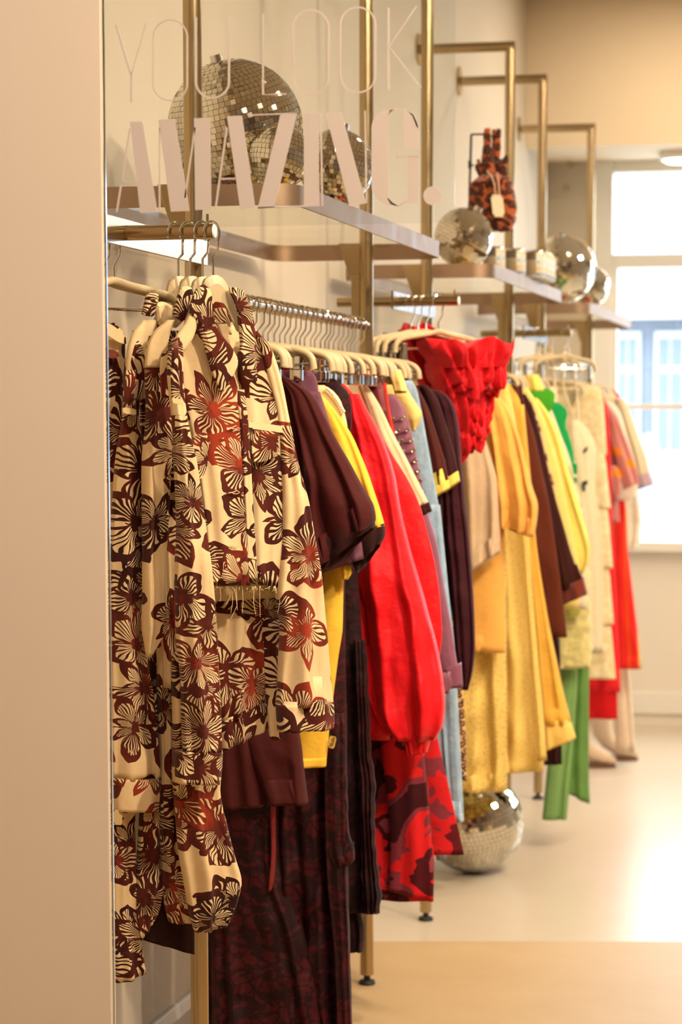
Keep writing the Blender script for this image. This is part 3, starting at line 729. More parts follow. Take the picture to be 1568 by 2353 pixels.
# ------------------------------------------------------------------ garments on the rails
def G(name, label, cat, Y, z=1.0, group=None): return empty(name, (PX, Y, z), label, cat, group)
def pl(Y, d=0.0): return (PX, Y - d, 0.0)

# --- nearest rack
Y = 4.34; g = G('shorts', 'maroon cotton shorts hanging below the floral jacket', 'shorts', Y)
M = fabric('#431413', .8)
loft('shorts_leg', [(1560, 540, 640), (1640, 530, 675), (1690, 520, 688), (1760, 560, 697), (1846, 598, 707)], pl(Y), .035, M, g, (4, .45), 1.0)
loft('shorts_leg', [(1560, 490, 560), (1640, 480, 580), (1700, 478, 590), (1770, 482, 598), (1853, 490, 604)], pl(Y, .01), .035, M, g, (4, .4), 2.0)
loft('waistband', [(1500, 500, 640), (1565, 495, 640)], pl(Y), .03, M, g, (3, .1), 1.0)

Y = 4.44; g = G('blouse', 'dark brown red blouse with wide short sleeve beside the floral jacket', 'blouse', Y)
M = fabric('#431010', .75)
rows = [(862, 640, 652), (885, 655, 690), (905, 668, 716), (950, 676, 742), (1000, 688, 766), (1060, 700, 800), (1120, 712, 832), (690 + 20, 1180 + 10, 858, 1165), (722, 1262, 862, 1190), (742, 1306, 856, 1208)]
loft('sleeve', rows, pl(Y, .025), .045, M, g, (5, .5), 3.0)
mirror_loft('sleeve', rows, pl(Y, .025), .045, M, g, PX, (5, .5), 3.0)
half_loft('bodice', [(858, 640), (880, 668), (910, 690), (1100, 700), (1300, 722), (1480, 730)], pl(Y), .03, M, g, PX, (7, .5), 3.3)
loft('sleeve_hem', [(742, 1296, 860, 1184), (746, 1312, 858, 1212)], pl(Y, .026), .04, fabric('#2a0d0c'), g, (5, .3), 3.0, m=6, taper=False)

Y = 4.50; g = G('top', 'dusty purple top clipped behind the dark brown red blouse', 'top', Y)
M = fabric('#774a5e', .8)
half_loft('bodice', [(852, 715), (870, 728), (920, 735), (1100, 760), (1300, 748)], pl(Y), .010, M, g, PX, (6, .4), 4.0)
loft('sleeve', [(900, 690, 736), (1000, 700, 765), (1120, 715, 800), (720, 1248, 828, 1225), (738, 1318, 836, 1284)], pl(Y, .002), .012, M, g, (4, .4), 4.2)
loft('belt', [(1240, 733, 742), (1338, 733, 745)], pl(Y, .0), .006, M, g, (1, .1), 4.0, m=8)

Y = 4.55; g = G('tee_shirt', 'bright yellow tee shirt with dark trimmed sleeves and woven side label', 'shirt', Y)
M = fabric('#edbd40', .8)
half_loft('bodice', [(905, 720), (930, 740), (1000, 770), (1150, 790), (1330, 790), (1440, 788), (1510, 777), (1640, 761), (1762, 748)], pl(Y), .03, M, g, PX, (6, .55), 5.0)
half_loft('hem_band', [(1738, 750.5), (1762, 748.5)], pl(Y, .003), .031, M, g, PX, (6, .5), 5.0, m=6)
rows = [(905, 722, 738), (925, 728, 755), (960, 735, 782), (1000, 745, 808), (1040, 755, 826), (1090, 765, 846), (1150, 782, 866), (800, 1245, 883, 1208)]
loft('sleeve', rows, pl(Y, .02), .035, M, g, (4, .45), 5.5); mirror_loft('sleeve', rows, pl(Y, .02), .035, M, g, PX, (4, .45), 5.5)
loft('sleeve_trim', [(800, 1240, 882, 1203), (806, 1280, 884, 1228), (822, 1318, 872, 1250)], pl(Y, .021), .034, fabric('#2c1110'), g, (4, .35), 5.5, m=8, taper=False)
loft('ruffle', [(1296, 782, 806), (1315, 784, 808), (1332, 788, 800)], pl(Y, .04), .012, M, g, (3, .5), 5.0, m=10)
lbl = panel('woven_label', [(758, 1690), (774, 1693.5), (768, 1721), (753.5, 1717)], pl(Y, .012), .0012, fabric('#e2b357'), g)
# the printed words on the label, reversed as the photograph shows them
def wtext(parent, words, o, ud, vd, size, mat):
    F5 = {'B': '11110 10001 11110 10001 11110', 'E': '11111 10000 11110 10000 11111', 'R': '11110 10001 11110 10010 10001', 'K': '10010 10100 11000 10100 10010', 'A': '01110 10001 11111 10001 10001', 'N': '10001 11001 10101 10011 10001', 'H': '10001 10001 11111 10001 10001', 'V': '10001 10001 01010 01010 00100', 'Y': '10001 01010 00100 00100 00100', 'D': '11110 10001 10001 10001 11110', 'C': '01111 10000 10000 10000 01111', ' ': '00000 00000 00000 00000 00000'}
    mb = MB(); n = np.array([0, -1., 0])
    for li, w_ in enumerate(words):
        for ci, ch in enumerate(w_):
            for ry, bits in enumerate(F5[ch].split()):
                for cx_, b_ in enumerate(bits):
                    if b_ == '1':
                        p = o + ud * size * (ci * 6 + cx_) + vd * size * (li * 8 + ry)
                        mb.prism([p, p + ud * size, p + ud * size + vd * size, p + vd * size], n * .0006)
    return mb.build('lettering', mat, parent)
pa, pb_, pc_ = (on_plane(u, v, pl(Y, .0131)) for u, v in ((770.3, 1695.6), (764.3, 1718.0), (759.8, 1693.4)))
ud = (pb_ - pa) / 42; vd = (pc_ - pa); vd /= np.linalg.norm(vd); ul_ = np.linalg.norm(ud)
wtext(lbl, ('BERKAN', 'VVV CHA'), pa, ud / ul_, vd, ul_ * .98, flat('label_ink', '#2b1a10', .7))

Y = 4.61; g = G('beaded_top', 'cream top with a beaded collar edge beside the yellow tee shirt', 'top', Y)
half_loft('bodice', [(885, 745), (900, 768), (925, 785), (1000, 800), (1300, 780)], pl(Y), .014, fabric('#e8cf98'), g, PX, (5, .3), 6.0)
mb = MB()
for u, v in zip(np.linspace(752, 790, 13), 893 + 52 * np.linspace(0, 1, 13) ** 1.3):
    p = on_plane(u, v, pl(Y, .012)); mb.lathe(p, [(.0001, -.0035), (.0026, -.0022), (.0036, 0), (.0026, .0022), (.0001, .0035)], 8)
mb.build('bead_edging', flat('pearl', '#f0e6cf', .25), g, True)

LACE = lace('burgundy_lace', '#20050a', '#3f0a12')
Y = 4.70; g = G('lace_gown', 'long burgundy lace gown reaching the floor below the floral jackets', 'dress', Y, .02)
half_loft('bodice', [(870, 770), (885, 785), (900, 800), (940, 808), (1200, 790)], pl(Y), .02, LACE, g, PX, (6, .4), 7.0)
loft('skirt', [(1200, 500, 790), (1500, 480, 792), (1750, 462, 795), (1900, 458, 790), (1960, 456, 796), (2060, 454, 800), (2200, 452, 804), (2353, 450, 809), (2440, 448, 812)], pl(Y), .05, LACE, g, (12, .62), 7.4, m=50, N=120)
loft('side_ruffle', [(1740, 745, 795), (1800, 748, 798), (1900, 752, 800), (1945, 748, 812), (1975, 760, 816), (1990, 770, 800)], pl(Y, .045), .016, LACE, g, (4, .7), 7.1, ruffle=.06)
loft('side_drape', [(1640, 738, 790), (1655, 742, 795), (2000, 752, 798), (2200, 770, 803), (2353, 775, 808), (2440, 775, 811)], pl(Y, .045), .02, LACE, g, (4, .6), 7.9)
loft('sash', [(1850, 622, 634), (1950, 624, 634), (2010, 620, 632), (2048, 617, 624)], pl(Y, .075), .006, fabric('#7a2a2a', .5), g, (1, .3), 2.0)
loft('front_drape', [(1830, 470, 640), (1950, 480, 640), (2150, 486, 700), (2353, 488, 735), (2440, 488, 745)], pl(Y, .05), .025, LACE, g, (9, .7), 8.3, N=80)

Y = 4.84; g = G('ruffled_lace_dress', 'burgundy dress with ruffled lace edging down its side', 'dress', Y, .3)
M = lace('burgundy_lace_dark', '#1c0408', '#2f080e')
half_loft('skirt', [(930, 800), (1200, 815), (1480, 832), (1650, 842), (1800, 850), (1900, 856), (2000, 860), (2098, 866)], pl(Y), .03, M, g, PX, (8, .55), 9.0, N=72)
rg2 = np.random.default_rng(3)
loft('lace_ruffle', [(1470, 812, 840), (1560, 816, 846), (1650, 818, 850), (1730, 820, 852), (1800, 826, 862), (1900, 830, 862), (2000, 832, 868), (2060, 836, 876), (2098, 838, 872)], pl(Y, .03), .018, M, g, (7, 1.0), 2.7, m=90, N=60, ruffle=.16)
loft('underskirt', [(2040, 790, 815), (2100, 796, 830), (2150, 800, 838), (2186, 800, 834)], pl(Y, -.015), .02, M, g, (4, .6), 9.4, ruffle=.04)

Y = 4.95; g = G('satin_jacket', 'bright red satin jacket with a long puffed sleeve and gathered cuff', 'jacket', Y)
M = satin('#e01420')
half_loft('bodice', [(882, 790), (905, 812), (930, 830), (965, 856), (1010, 880), (1060, 892), (1300, 900), (1560, 905), (1700, 895)], pl(Y), .035, M, g, PX, (7, .5), 10.0)
rows = [(905, 800, 826), (940, 800, 842), (985, 806, 868), (1040, 812, 890), (1100, 818, 908), (1170, 832, 920), (1250, 828, 938), (1330, 826, 960), (1400, 845, 980), (1480, 852, 1000), (1560, 862, 1016), (1620, 872, 1022), (1665, 890, 1018), (1700, 915, 1000)]
loft('sleeve', rows, pl(Y, .03), .048, M, g, (4, .5), 10.4, m=60, N=72)
mirror_loft('sleeve', rows, pl(Y, .03), .048, M, g, PX, (4, .5), 10.4, m=40)
loft('gathered_cuff', [(925, 1690, 992, 1686), (932, 1712, 988, 1704), (938, 1737, 982, 1728)], pl(Y, .03), .03, M, g, (9, .3), 1.0, m=12, taper=False)
loft('lining_flap', [(1480, 832, 870), (1560, 840, 880), (1640, 862, 905), (1690, 890, 915)], pl(Y, .02), .02, M, g, (3, .5), 10.8)

Y = 5.02; g = G('plain_red_dress', 'smooth red dress directly behind the red satin jacket', 'dress', Y)
half_loft('bodice', [(980, 850), (1010, 880), (1050, 905), (1090, 931), (1150, 961), (1230, 985), (1300, 1001), (1390, 1013), (1450, 1016), (1520, 1009), (1600, 990)], pl(Y), .02, satin('#e3161f'), g, PX, (5, .45), 11.0)

PRINT = splotch('red_splotch_print', ['#3a0a12', '#3a0a12', '#7c2c38', '#d01c20', '#4a0c14', '#8d3a48'], 7.0, 3.0)
Y = 5.085; g = G('printed_dress', 'red and burgundy blotch printed dress with a curved hem', 'dress', Y, .3)
half_loft('skirt', [(1200, 940), (1500, 955), (1650, 968), (1750, 978), (1850, 986), (1930, 993), (1990, 998), (2070, 996)], pl(Y), .03, PRINT, g, PX, (7, .5), 12.0, N=72)
loft('front_panel', [(1640, 868, 965), (1750, 880, 976), (1850, 892, 985), (1930, 898, 991), (2000, 896, 997), (892, 2044, 996, 2072)], pl(Y, .03), .018, PRINT, g, (3, .45), 13.1)
Y = 5.145; g = G('printed_skirt', 'second red blotch printed skirt with a straight hem beside the jeans', 'skirt', Y, .4)
half_loft('skirt', [(1500, 985), (1690, 1006), (1800, 1030), (1890, 1050), (1964, 1066)], pl(Y), .02, splotch('red_splotch_print_b', ['#5a1018', '#5a1018', '#c51b20', '#7c2c38', '#3a0a12'], 8.0, 6.0), g, PX, (9, .6), 12.5, N=72)

Y = 5.175; g = G('dark_cuffed_blouse', 'cream top with dark cuffed short sleeve behind the red satin jacket', 'top', Y)
M = fabric('#e3c9a2', .75)
half_loft('bodice', [(872, 820), (890, 842), (940, 870), (1100, 880), (1500, 880)], pl(Y), .018, M, g, PX, (5, .4), 13.0)
rows = [(880, 826, 840), (930, 842, 872), (985, 860, 898), (1050, 884, 932), (1120, 915, 967), (948, 1174, 985, 1156)]
loft('sleeve', rows, pl(Y, .006), .018, M, g, (3, .3), 13.3); mirror_loft('sleeve', rows, pl(Y, .006), .018, M, g, PX, (3, .3), 13.3)
loft('sleeve_trim', [(948, 1172, 986, 1154), (966, 1188, 993, 1174)], pl(Y, .006), .018, fabric('#33110f'), g, (3, .3), 13.3, m=5, taper=False)

Y = 5.205; g = G('maroon_trousers', 'deep maroon trousers held by a red clip', 'trousers', Y)
half_loft('trouser_leg', [(868, 858), (900, 868), (960, 880), (1200, 880), (1700, 880)], pl(Y), .010, fabric('#5a1620'), g, PX, (5, .4), 14.0)
p0 = on_plane(829, 848, pl(Y, .02))
MB().box(p0 + np.array([-.012, -.004, -.03]), p0 + np.array([.012, .004, -.006])).box(p0 + np.array([-.007, -.006, -.012]), p0 + np.array([.007, .004, .024])).build('red_clip', flat('red_plastic', '#c8342f', .35), g, bevel=.002)
Y = 5.235; g = G('rose_trousers', 'dusty rose trousers with orange side seam beside the laced jacket', 'trousers', Y)
half_loft('trouser_leg', [(868, 872), (900, 884), (940, 893), (1000, 905), (1200, 930), (1700, 930)], pl(Y), .009, fabric('#94525a'), g, PX, (5, .4), 14.5)
loft('side_seam', [(880, 880, 888), (940, 889, 896), (1010, 902, 911)], pl(Y, .016), .004, fabric('#cf3a2c'), g, (1, .1), 1.0, m=8)
loft('waist_tie', [(938, 868, 894), (946, 868, 895)], pl(Y, .014), .006, fabric('#94525a'), g, (2, .1), 1.0, m=6)

Y = 5.275; g = G('laced_jacket', 'mauve leather jacket with laced eyelets down the sleeve', 'jacket', Y)
M = leather('#875468')
half_loft('bodice', [(905, 895), (920, 912), (1000, 925), (1300, 950), (1550, 960)], pl(Y), .010, M, g, PX, (4, .3), 15.0)
rows = [(905, 890, 905), (928, 886, 926), (965, 892, 938), (1010, 902, 950), (1060, 918, 960), (1110, 935, 970), (1160, 952, 979), (1250, 965, 1005), (1330, 975, 1018), (1430, 985, 1036), (1520, 1000, 1050), (1580, 1015, 1063)]
loft('sleeve', rows, pl(Y, .010), .016, M, g, (2, .25), 15.3, m=44)
mirror_loft('sleeve', rows, pl(Y, .010), .016, M, g, PX, (2, .25), 15.3)
loft('sleeve_cuff', [(1020, 1538, 1060, 1522), (1024, 1585, 1064, 1576)], pl(Y, .014), .022, M, g, (2, .2), 15.3, m=8, taper=False)
loft('cuff_flap', [(1545, 1012, 1032), (1570, 1014, 1040), (1594, 1018, 1030)], pl(Y, .04), .008, M, g, (2, .3), 1.0, m=8)
for i, (ya, xl, xr) in enumerate(((963, 903, 927), (990, 914, 936), (1013, 921, 945), (1037, 925, 951), (1060, 931, 955), (1084, 939, 961), (1108, 944, 966), (1134, 951, 970))):
    a, b_ = on_plane(xl, ya + 1, pl(Y, .029)), on_plane(xr, ya - 2, pl(Y, .029))
    lc = MB().prism([a + [0, 0, -.004], b_ + [0, 0, -.004], b_ + [0, 0, .004], a + [0, 0, .004]], (0, .004, 0)).build('lace_strap', M, g, bevel=.001)
    for p in (a, b_):
        MB().lathe(p + np.array([0, -.001, 0]), [(.0028, .001), (.0052, .001), (.0056, -.001), (.0045, -.0022), (.0030, -.001)], 14, 'y').build('eyelet', CHROME(), lc, True)

Y = 5.32; g = G('yellow_waistcoat', 'pale yellow stand collar top with pointed flap beside the laced jacket', 'top', Y)
M = fabric('#ecca7c', .7)
half_loft('bodice', [(862, 905), (880, 925), (905, 935), (1000, 935), (1300, 930)], pl(Y), .012, M, g, PX, (4, .3), 16.0)
loft('stand_collar', [(864, 904, 926), (885, 904, 932), (900, 906, 938)], pl(Y, .012), .014, M, g, (2, .2), 16.1, m=10)
loft('pointed_flap', [(898, 906, 938), (930, 915, 958), (950, 925, 970), (965, 935, 966), (990, 948, 955)], pl(Y, .012), .014, M, g, (2, .2), 16.2)
loft('collar_edge', [(884, 880, 902), (900, 882, 908), (950, 890, 912)], pl(Y, .016), .01, M, g, (2, .2), 16.5, m=10)

DEN = denim('light_denim', '#6f8fb0', '#b4cbe0')
Y = 5.35; g = G('jeans', 'light blue denim jeans hanging long beside the yellow skirts', 'jeans', Y, .2)
half_loft('waistband', [(874, 948), (900, 960), (940, 968)], pl(Y), .010, DEN, g, PX, (3, .2), 17.0, m=10)
half_loft('seat', [(935, 968), (1180, 1012)], pl(Y), .010, DEN, g, PX, (3, .3), 17.2)
loft('trouser_leg', [(1160, 975, 1012), (1350, 990, 1030), (1500, 1000, 1046), (1600, 1008, 1052), (1700, 1018, 1057), (1800, 1028, 1062), (1888, 1034, 1066)], pl(Y, .004), .014, DEN, g, (3, .4), 17.5, m=44)
loft('trouser_leg', [(1160, 950, 995), (1400, 965, 1012), (1700, 985, 1028), (1976, 1003, 1028)], pl(Y, -.0), .010, DEN, g, (3, .4), 18.5, m=44)
loft('leg_hem', [(1868, 1033, 1065), (1889, 1034, 1066.5)], pl(Y, .004), .015, denim('pale_denim', '#93aac2', '#c0d2e2'), g, (3, .3), 17.5, m=5, taper=False)

YC = fabric('#e6cb62', .8)
for Y, col, sh, cf, lb, sd in ((5.39, '#481a15', [(880, 945, 952), (905, 950, 968), (940, 956, 985), (1000, 966, 1004), (1060, 978, 1022), (982, 1132, 1031, 1104)], [(982, 1130, 1031, 1102), (986, 1151, 1034, 1122)], 'nearer of two brown tee shirts with yellow cuffs', 19.0),
                               (5.445, '#341014', [(885, 968, 982), (905, 975, 998), (940, 985, 1014), (1000, 996, 1032), (1050, 1008, 1046), (1016, 1112, 1053, 1084)], [(1016, 1110, 1053, 1082), (1022, 1132, 1057, 1106)], 'farther of two brown tee shirts with yellow cuffs, beside the red ruffles', 20.0)):
    g = G('cuffed_tee', lb, 'shirt', Y); M = fabric(col, .8)
    half_loft('bodice', [(sh[0][0], sh[0][2]), (sh[1][0], sh[1][2]), (960, sh[2][2]), (1300, sh[2][2] + 6)], pl(Y), .011, M, g, PX, (4, .35), sd)
    loft('sleeve', sh, pl(Y, .006), .016, M, g, (3, .35), sd + .3); mirror_loft('sleeve', sh, pl(Y, .006), .016, M, g, PX, (3, .35), sd + .3)
    loft('yellow_cuff', cf, pl(Y, .007), .0175, YC, g, (3, .3), sd + .3, m=6, taper=False, label='pale yellow cuff')

Y = 5.51; g = G('puff_sleeve_dress', 'burgundy dress with a long loose sleeve gathered at the wrist', 'dress', Y)
M = fabric('#3a101b', .7, wr=.6)
half_loft('bodice', [(895, 1000), (905, 1020), (925, 1036), (1200, 1040), (1600, 1040)], pl(Y), .02, M, g, PX, (6, .5), 21.0)
rows = [(898, 996, 1012), (912, 1000, 1030), (940, 1006, 1046), (1000, 1012, 1056), (1080, 1016, 1062), (1150, 1020, 1069), (1220, 1024, 1076), (1300, 1032, 1083), (1400, 1040, 1090), (1480, 1046, 1092), (1540, 1054, 1087), (1570, 1060, 1080), (1586, 1064, 1076)]
loft('sleeve', rows, pl(Y, .016), .035, M, g, (5, .6), 21.4, m=60, N=64); mirror_loft('sleeve', rows, pl(Y, .016), .035, M, g, PX, (5, .6), 21.4)
Y = 5.575; g = G('leopard_skirt', 'tan leopard print skirt showing as a strip beside the jeans', 'skirt', Y, .5)
half_loft('skirt', [(1300, 1040), (1585, 1064), (1700, 1071), (1795, 1073)], pl(Y), .012, leopard('tan_leopard_print', '#d3a877', '#b07a48', '#3a2415', 70.0), g, PX, (5, .4), 22.0)

# --- clothes on the middle forward arm
def apl(k, d=0.0, th=.72, x=.455, y=5.93): return (x - .03 * k * math.sin(th) + d * math.sin(th), y + .03 * k * math.cos(th) - d * math.cos(th), th)
RED = fabric('#d81320', .6, .1, .6, 'ruffle')
g = empty('ruffled_bustier', at(1070, 1035, y=5.9), 'largest bright red ruffled strapless top hanging from the middle arm', 'top')
pr0 = apl(0)
loft('bodice', [(805, 1000, 1140), (850, 1006, 1140), (890, 1012, 1130), (930, 1022, 1122), (970, 1036, 1110), (1000, 1046, 1104), (1032, 1056, 1086)], pr0, .045, RED, g, (9, .9), 3.2, N=80)
loft('neck_ruffle', [(788, 974, 1167), (800, 978, 1165), (815, 986, 1158), (832, 996, 1148), (846, 1004, 1140)], apl(0, .012), .085, RED, g, (11, .55), 4.4, N=140, taper=False, zw=(.011, 1, 7))
loft('second_ruffle', [(826, 998, 1146), (842, 1000, 1155), (862, 1004, 1156), (884, 1012, 1146)], apl(0, .012), .07, RED, g, (13, .7), 5.9, N=140, zw=(.010, -1, 9))
loft('third_ruffle', [(868, 1012, 1136), (886, 1014, 1140), (906, 1020, 1134)], apl(0, .012), .06, RED, g, (13, .7), 2.9, N=120, zw=(.010, -1, 8))
for i, (ya, xl, xr) in enumerate(((930, 1070, 1122), (962, 1062, 1112), (990, 1056, 1106))):
    loft('hem_frill', [(ya, xl + 8, xr - 8), (ya + 16, xl, xr + 4), (ya + 34, xl + 2, xr + 6), (ya + 44, xl + 6, xr)], apl(0, .02), .05, RED, g, (9, .9), i * 2.1, m=14, N=90, zw=(.008, -1, 6))
loft('tail', [(1005, 1050, 1096), (1025, 1052, 1084), (1050, 1055, 1072), (1064, 1058, 1064)], apl(0, .0), .025, RED, g, (4, .8), 8.0)
g = empty('ruffled_blouse', at(985, 900, y=6.0), 'red ruffled top behind on its left, partly hidden by hangers', 'top')
loft('bodice', [(770, 928, 1000), (800, 930, 1020), (850, 955, 1020), (900, 972, 1020), (960, 986, 1022)], apl(3.1), .024, RED, g, (7, .8), 6.0, N=64)
loft('neck_ruffle', [(752, 930, 975), (762, 926, 1000), (785, 925, 1012), (800, 935, 1010)], apl(2.9), .04, RED, g, (8, .7), 7.0, N=90, taper=False, zw=(.009, 1, 6))
loft('side_frill', [(780, 985, 1030), (800, 990, 1038), (820, 1000, 1034)], apl(2.9), .03, RED, g, (6, .8), 7.7, N=48, ruffle=.05)
LEO = leopard('dark_leopard_print', '#7a4a2a', '#4a2a18', '#17100c', 60.0)
for k, (x0, x1, lb) in enumerate(((880, 902, 'dark spotted skirt at the wall end of the middle arm'), (904, 926, 'second dark spotted skirt, next to the smaller red ruffled top'))):
    g = empty('spotted_skirt', at((x0 + x1) / 2, 950, y=6.05), lb, 'skirt', 'spotted skirts on the middle arm')
    loft('skirt', [(765, x0, x1), (800, x0 - 2, x1 + 2), (880, x0 - 6, x1 + 6), (960, x0 - 8, x1 + 8)], apl(4.2 - k * .8), .012, LEO, g, (4, .5), float(k))

# --- middle rack
Y = 6.55; g = G('beige_tee', 'beige linen tee shirt with a wide short sleeve under the red ruffles', 'shirt', Y)
M = fabric('#cdb293', .85)
half_loft('bodice', [(900, 1040), (950, 1062), (1300, 1085), (1500, 1085)], pl(Y), .02, M, g, PX, (5, .35), 30.0)
rows = [(915, 1046, 1070), (960, 1052, 1098), (1000, 1058, 1112), (1060, 1062, 1131), (1110, 1068, 1143), (1200, 1076, 1147), (1240, 1078, 1149), (1084, 1314, 1149, 1268)]
loft('sleeve', rows, pl(Y, .02), .04, M, g, (3, .5), 30.6, N=60); mirror_loft('sleeve', rows, pl(Y, .02), .04, M, g, PX, (3, .5), 30.6)
loft('sleeve_lining', [(1255, 1096, 1142), (1275, 1094, 1138), (1298, 1088, 1106)], pl(Y, .018), .03, fabric('#e8ded2'), g, (3, .4), 1.2, m=8)
Y = 6.64; g = G('apricot_tee', 'apricot orange tee shirt with a deep folded sleeve', 'shirt', Y)
M = fabric('#ecb25a', .8)
half_loft('bodice', [(880, 1108), (905, 1130), (930, 1150), (1200, 1160), (1500, 1160)], pl(Y), .022, M, g, PX, (5, .35), 31.0)
rows = [(895, 1104, 1128), (915, 1108, 1150), (945, 1110, 1172), (1000, 1118, 1192), (1060, 1128, 1208), (1120, 1136, 1224), (1165, 1140, 1236), (1200, 1142, 1233), (1144, 1206, 1226, 1236)]
loft('sleeve', rows, pl(Y, .025), .05, M, g, (5, .6), 31.6, N=72, m=44); mirror_loft('sleeve', rows, pl(Y, .025), .05, M, g, PX, (5, .6), 31.6)
SPK = dots('spangled_yellow', '#e2c26c', '#a98f4c', 95.0, .17)
Y = 6.73; g = G('spangled_skirt', 'long pale yellow skirt dotted with tiny spangles', 'skirt', Y, .2)
half_loft('waistband', [(858, 1118), (885, 1132)], pl(Y), .02, SPK, g, PX, (4, .2), 32.0, m=8)
half_loft('skirt', [(880, 1132), (960, 1150), (1150, 1160), (1400, 1162), (1600, 1164), (1816, 1166)], pl(Y), .065, SPK, g, PX, (8, .6), 32.2, N=96, m=50)
Y = 6.86; g = G('flared_yellow_skirt', 'second long yellow skirt flaring wider behind the spangled one', 'skirt', Y, .22)
M = dots('spangled_yellow_b', '#e6c770', '#b89b54', 95.0, .13)
half_loft('waistband', [(860, 1150), (885, 1166)], pl(Y), .02, M, g, PX, (4, .2), 33.0, m=8)
half_loft('skirt', [(880, 1166), (960, 1184), (1150, 1205), (1230, 1212), (1400, 1224), (1550, 1238), (1700, 1252), (1772, 1248)], pl(Y), .055, M, g, PX, (9, .65), 33.4, N=96, m=50)
loft('side_drape', [(1180, 1196, 1212), (1300, 1204, 1220), (1500, 1218, 1236), (1650, 1228, 1250), (1748, 1236, 1257)], pl(Y, .065), .022, M, g, (2, .4), 33.9)
Y = 6.96; g = G('yellow_blazer', 'golden yellow blazer with a turned up lighter cuff', 'jacket', Y, .4)
M = fabric('#e0b04a', .75)
half_loft('bodice', [(880, 1170), (920, 1195), (1000, 1205), (1500, 1225)], pl(Y), .02, M, g, PX, (5, .3), 34.0)
rows = [(930, 1180, 1204), (1100, 1200, 1220), (1240, 1214, 1232), (1400, 1228, 1256), (1500, 1236, 1276), (1600, 1246, 1297), (1666, 1252, 1314)]
loft('sleeve', rows, pl(Y, .015), .03, M, g, (3, .4), 34.4); mirror_loft('sleeve', rows, pl(Y, .015), .03, M, g, PX, (3, .4), 34.4)
loft('turned_cuff', [(1252, 1664, 1304, 1648), (1254, 1700, 1318, 1676), (1256, 1724, 1324, 1696)], pl(Y, .018), .034, fabric('#e9c66c'), g, (3, .3), 34.4, m=10, taper=False, label='lighter yellow cuff')
Y = 7.03; g = G('brown_trousers', 'rust brown trousers with a belt loop waistband', 'trousers', Y, .5)
M = fabric('#5b2615', .8)
half_loft('waistband', [(884, 1200), (934, 1206)], pl(Y), .025, fabric('#43180f'), g, PX, (3, .2), 35.0, m=8)
half_loft('trouser_leg', [(930, 1207), (990, 1226), (1080, 1246), (1150, 1261), (1250, 1277), (1350, 1291), (1464, 1304)], pl(Y), .03, M, g, PX, (5, .45), 35.3, N=64)
loft('belt_loop', [(888, 1183, 1192), (935, 1186, 1195)], pl(Y, .026), .006, M, g, (1, .1), 1, m=5)
Y = 7.11; g = G('brown_coat', 'dark brown coat with a rust velvet cuff', 'coat', Y)
M = fabric('#36120d', .8)
half_loft('bodice', [(905, 1208), (930, 1222), (1000, 1232), (1500, 1240)], pl(Y), .022, M, g, PX, (4, .3), 36.0)
rows = [(925, 1202, 1222), (1000, 1215, 1243), (1110, 1238, 1268), (1200, 1256, 1293), (1300, 1276, 1324), (1288, 1366, 1342, 1330)]
loft('sleeve', rows, pl(Y, .012), .026, M, g, (3, .4), 36.5); mirror_loft('sleeve', rows, pl(Y, .012), .026, M, g, PX, (3, .4), 36.5)
loft('velvet_cuff', [(1288, 1362, 1342, 1326), (1294, 1390, 1352, 1366)], pl(Y, .013), .028, fabric('#6a2415', .9, .6), g, (3, .35), 36.5, m=8, taper=False, label='rust velvet cuff')
loft('trouser_leg', [(1400, 1240, 1275), (1500, 1250, 1288), (1650, 1252, 1290), (1756, 1248, 1292)], pl(Y, -.02), .02, fabric('#2c0f0c'), g, (4, .5), 36.9)
Y = 7.18; g = G('leopard_blouse', 'tan and brown leopard print blouse between brown coat and yellow tops', 'blouse', Y)
half_loft('bodice', [(915, 1216), (940, 1228), (1000, 1248), (1080, 1265), (1130, 1277), (1160, 1276)], pl(Y), .02, leopard('bold_leopard_print', '#dcb57c', '#9c6b3a', '#4a2c16', 26.0), g, PX, (4, .3), 37.0)
Y = 7.24; g = G('pale_yellow_blouse', 'pale yellow blouse, nearer of two beside the leopard print', 'blouse', Y)
half_loft('bodice', [(890, 1212), (920, 1232), (945, 1244), (1000, 1264), (1100, 1292), (1200, 1312), (1290, 1330), (1330, 1336), (1400, 1330)], pl(Y), .026, fabric('#ead47c', .75), g, PX, (5, .4), 38.0)
Y = 7.31; g = G('lemon_top', 'lemon yellow top with a rounded drooping sleeve', 'top', Y)
M = fabric('#edd96e', .75)
half_loft('bodice', [(905, 1215), (920, 1235), (950, 1252), (1300, 1290)], pl(Y), .02, M, g, PX, (4, .3), 39.0)
rows = [(915, 1214, 1236), (945, 1232, 1258), (990, 1246, 1282), (1080, 1266, 1307), (1150, 1282, 1328), (1220, 1300, 1347), (1265, 1312, 1357), (1292, 1320, 1353), (1318, 1332, 1340)]
loft('sleeve', rows, pl(Y, .02), .035, M, g, (3, .45), 39.4); mirror_loft('sleeve', rows, pl(Y, .02), .035, M, g, PX, (3, .45), 39.4)
loft('stand_collar', [(862, 1210, 1238), (885, 1212, 1246), (898, 1214, 1250)], pl(Y, .004), .02, M, g, (3, .3), 39.8, m=8)
Y = 7.38; g = G('green_knit', 'grass green ribbed knit top with a wavy edge', 'top', Y)
GK = stripes('green_rib', [(0.0, '#3c9422'), (.55, '#4fae2e')], 160.0)
half_loft('bodice', [(893, 1262), (905, 1276), (925, 1274), (940, 1268), (951, 1262), (1100, 1262)], pl(Y), .022, GK, g, PX, (4, .35), 40.0)
Y = 7.45; g = G('teal_blouse', 'emerald green blouse with printed white front', 'blouse', Y)
TE = fabric('#139a4e', .7)
